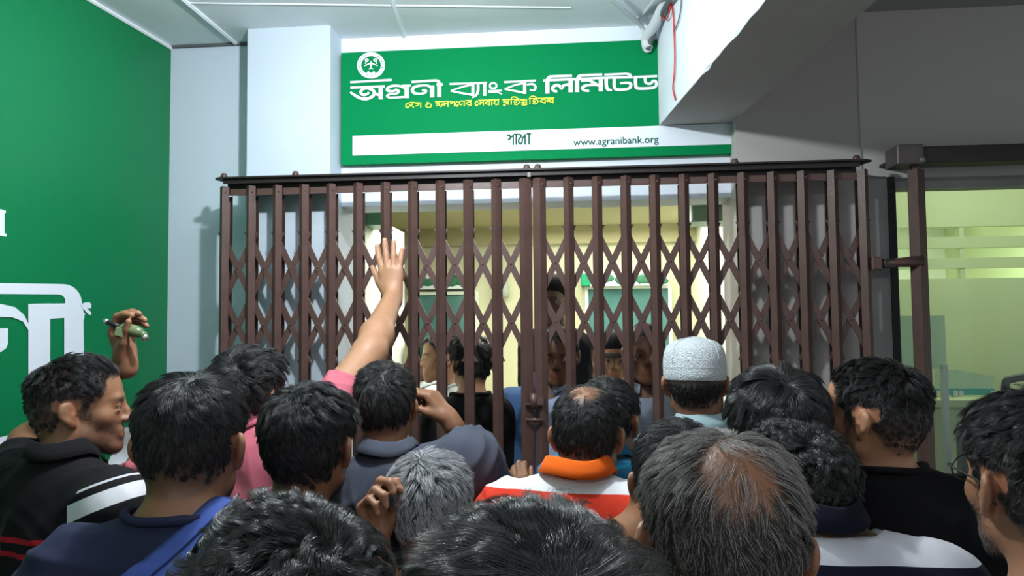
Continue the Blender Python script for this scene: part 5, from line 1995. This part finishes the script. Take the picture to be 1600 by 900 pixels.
sp = pushed(P2['cloth'], strap_pts(), .004)
v, f = [], []
wd = .033
cen = np.array([0, 0, 0.0])
for i in range(len(sp)):
    a, b = sp[max(i - 1, 0)], sp[min(i + 1, len(sp) - 1)]
    t = (b - a) / np.linalg.norm(b - a)
    out = np.array([sp[i][0] * .35, sp[i][1], 0]) + np.array([0, 0, .10 if sp[i][2] > P2['J']['zs'] else 0.02])
    out = out - t * (out @ t)
    out /= np.linalg.norm(out)
    sd = np.cross(t, out)
    for (u_, w_) in ((-1, 0), (-.6, .003), (0, .004), (.6, .003), (1, 0), (.6, -.003), (0, -.002), (-.6, -.003)):
        v.append(sp[i] + sd * wd * u_ + out * (w_ + .006))
for i in range(len(sp) - 1):
    for k in range(8):
        l = (k + 1) % 8
        f.append((i * 8 + k, i * 8 + l, i * 8 + 8 + l, i * 8 + 8 + k))
mb = MB().raw(to_world(P2, v), f)
mb.build('strap', STRAP, bag, True)
v2 = []
for i in range(len(sp)):
    pass
edge = [np.array(v[i * 8 + 2]) + (np.array(v[i * 8 + 4]) - np.array(v[i * 8 + 2])) * .0 for i in range(len(sp))]
MB().tube(to_world(P2, edge), .0022, 5).build('strap_seam', cloth('navy_webbing', (.02, .03, .10)), bag, True)
q = to_world(P2, [(-.235, -.03, P2['J']['zs'] - .46)])[0]
MB().box(q[0] - .05, q[0] + .05, q[1] - .11, q[1] + .11, q[2] - .13, q[2] + .10, .03).build('pouch', STRAP, bag)

# green handheld device in the raised hand of the left man: barrel, body and lens
D0 = 1.985
dv = tag(empty('handheld_device', tuple(atD(195, 515, D0))), 'small olive green handheld device with a chrome tipped rod, held up by the green wall', 'device')
OLIVE = mat('olive_plastic', (.16, .22, .10), .35, noise=.25, nscale=60)
CHROME = mat('chrome', (.75, .75, .72), .18, .9)
a, b = atD(163, 501.5, D0), atD(190, 511.5, D0)
MB().tube([a + (b - a) * .16, b], .0068, 12).build('rod', BLACK_PLASTIC, dv, True)
MB().tube([a, a + (b - a) * .02, a + (b - a) * .18, a + (b - a) * .2], [.007, .0085, .0085, .007], 12).build('tip', CHROME, dv, True)
ax = (atD(222, 520, D0) - atD(188, 510, D0))
L_ = np.linalg.norm(ax)
ax /= L_
p = atD(188, 511, D0)
MB().tube([p, p + ax * .006, p + ax * .02, p + ax * .045, p + ax * .055, p + ax * .062], [.008, .013, .0165, .0165, .014, .008], 14).build('body', OLIVE, dv, True)
p2 = atD(187, 512, D0) + np.array([0, -.004, -.008])
MB().obox(p2 + ax * .010, ax * .011, np.array([0, .014, 0]), np.array([.25, 0, 1.0]) * .011).build('clip', mat('light_olive', (.26, .33, .17), .4), dv)
p3 = atD(226, 527, D0)
MB().tube([p + ax * .055, p3 + np.array([0, 0, .004])], [.009, .011], 12).build('head', OLIVE, dv, True)
MB().ball(p3, .0105, 14, 10).build('lens_knob', CHROME, dv, True)

# sheet of white paper in the left hand of the man in pink
pc = WC(209, 708, 2.17)
mb = MB()
v, f = [], []
for i in range(9):
    for j in range(9):
        u_, w_ = i / 8 - .5, j / 8 - .5
        x = pc[0] + u_ * .12 + .012 * math.sin(w_ * 4)
        y = pc[1] + .02 * math.sin(u_ * 3.2) + .012 * math.cos(w_ * 5)
        z = pc[2] + w_ * .155 - .018 * u_ * (w_ < 0)
        v.append((x, y, z))
n_ = len(v)
v += [(x, y + .0012, z) for x, y, z in v]
for i in range(8):
    for j in range(8):
        k = i * 9 + j
        f.append((k, k + 9, k + 10, k + 1))
        f.append((n_ + k + 1, n_ + k + 10, n_ + k + 9, n_ + k))
tag(MB().raw(v, f).build('paper_sheet', mat('paper', (.78, .84, .90), .8), None, True), 'curled white paper sheet between the striped polo and the pink sleeve', 'paper')

# dark flat strap end behind the left man's neck
pa, pb = atD(23, 699, 2.08), atD(76, 684, 2.02)
ts = tag(empty('folded_umbrella', tuple(pa)), 'dark brown flat stick under the raised elbow of the man at the green wall', 'stick')
dd = (pb - pa) / np.linalg.norm(pb - pa)
MB().obox((pa + pb) / 2, dd * np.linalg.norm(pb - pa) / 2, np.array([0, .008, 0]), np.cross(dd, [0, 1, 0]) * -.0085).build('shaft', mat('dark_brown_stick', (.030, .020, .017), .5), ts)
MB().tube([pb, pb + dd * .01], .011, 8).build('grip', BLACK_PLASTIC, ts)
ts.name = 'stick'

# ================================================================== people inside, behind the gate
WSH = cloth('white_shirt', (.66, .70, .72))
BLK = cloth('black_cloth', (.010, .010, .011))
GBS = cloth('grey_blue_shirt', (.24, .28, .36))
LBS = cloth('light_blue_shirt', (.42, .52, .72), pattern=[((1, 0, 0), .03, .4, (.07, .14, .30)), ((1, 0, 0), -.4, -.09, (.07, .14, .30))])
CAPG = cloth('dark_green_beret', (.02, .06, .045))
CAPB = cloth('black_cap', (.012, .012, .013))
ih = lambda seed, **k: hs(n=2500, rad=.0011, seed=seed, pts=5, clumps=120, **k)


def soft_cap(key, m, tall=0.0):
    def fn(mb):
        mb.lathe([(.083, .030), (.090, .032), (.094, .05), (.096, .075 + tall), (.090, .105 + tall), (.070, .125 + tall), (.04, .135 + tall), (.002, .138 + tall)], (0, -.012, 0), 28, .92, 1.12)
        mb.lathe([(.086, .022), (.089, .022), (.089, .05), (.086, .05)], (0, -.012, 0), 28, .92, 1.12)
    person_mesh(key, 'cap', fn, m)


def peak(key, m):
    def fn(mb):
        v, f = [], []
        for i in range(13):
            a_ = math.radians(-70 + 140 * i / 12)
            for (r_, z_) in ((.080, .036), (.080, .040)):
                v.append((math.sin(a_) * r_, -.01 + math.cos(a_) * (r_ + .016), z_))
            e_ = .055 * math.cos(a_ * .9)
            for z_ in (.020, .024):
                v.append((math.sin(a_) * (.082 + .1 * e_), -.01 + math.cos(a_) * (.096 + e_ * 1.1), z_))
        for i in range(12):
            b_ = i * 4
            f += [(b_ + 1, b_ + 3, b_ + 7, b_ + 5), (b_ + 4, b_ + 6, b_ + 2, b_), (b_ + 3, b_ + 2, b_ + 6, b_ + 7)]
        mb.raw(v, f)
    person_mesh(key, 'cap_peak', fn, m)


person('i1', 'guard in dark green beret and white shirt inside, behind the gate', 664, 529, 4.05, 100, 0, sw=.140, hair=None, cap=True, shirt=polo(WSH, h=.012), skin='deep', base=.14, h=.0085)
soft_cap('i1', CAPG)
person('i2', 'pale-faced man in cream shirt inside, looking sideways beside the beret', 693, 514, 3.46, 110, 0, hair=ih(31, top=.03, side=.02), shirt=crew(WSH, h=.012), skin='light', base=.14, h=.0085)
person('i3', 'person in black clothes inside turning away, dark hair and bare neck', 735, 518, 3.10, 30, 4, hair=ih(32, top=.04, side=.03), shirt=crew(BLK, h=.012), skin='light', base=.14, h=.0085, sw=.145, lean=(.02, .03))
person('i4', 'tallest man inside, dark cap, face between the meeting stiles and next picket', 862, 431, 3.62, 170, -4, sw=.12, slim=.75, hair=None, cap=True, shirt=crew(BLK, h=.012), skin='deep', base=.14, h=.0085)
soft_cap('i4', CAPB)
person('i5', 'man inside in light blue shirt and dark vest right behind the gate latch', 872, 506, 3.08, 176, -6, hair=ih(33, top=.03, side=.02), shirt=polo(LBS, h=.012), skin='dark', base=.14, h=.0085, lean=(-.06, .04))
person('i6', 'man in black cap inside, mostly hidden behind a gate picket', 912, 524, 3.95, 200, 0, hair=None, cap=True, shirt=crew(WSH, h=.012), skin='dark', base=.14, h=.0085)
soft_cap('i6', CAPB)
person('i7', 'round-faced man in grey blue shirt inside, left of the prayer cap', 1006, 500, 3.08, 184, -2, hair=ih(34, top=.022, side=.014), shirt=polo(GBS, h=.012), skin='dark', base=.14, h=.0085, size=1.04, sw=.19)
person('i8', 'man peeking past a picket inside, dark cap low over his brow', 966, 521, 3.50, 165, 0, hair=None, cap=True, shirt=crew(WSH, h=.012), skin='mid', base=.14, h=.0085)
soft_cap('i8', CAPB)
peak('i8', CAPB)
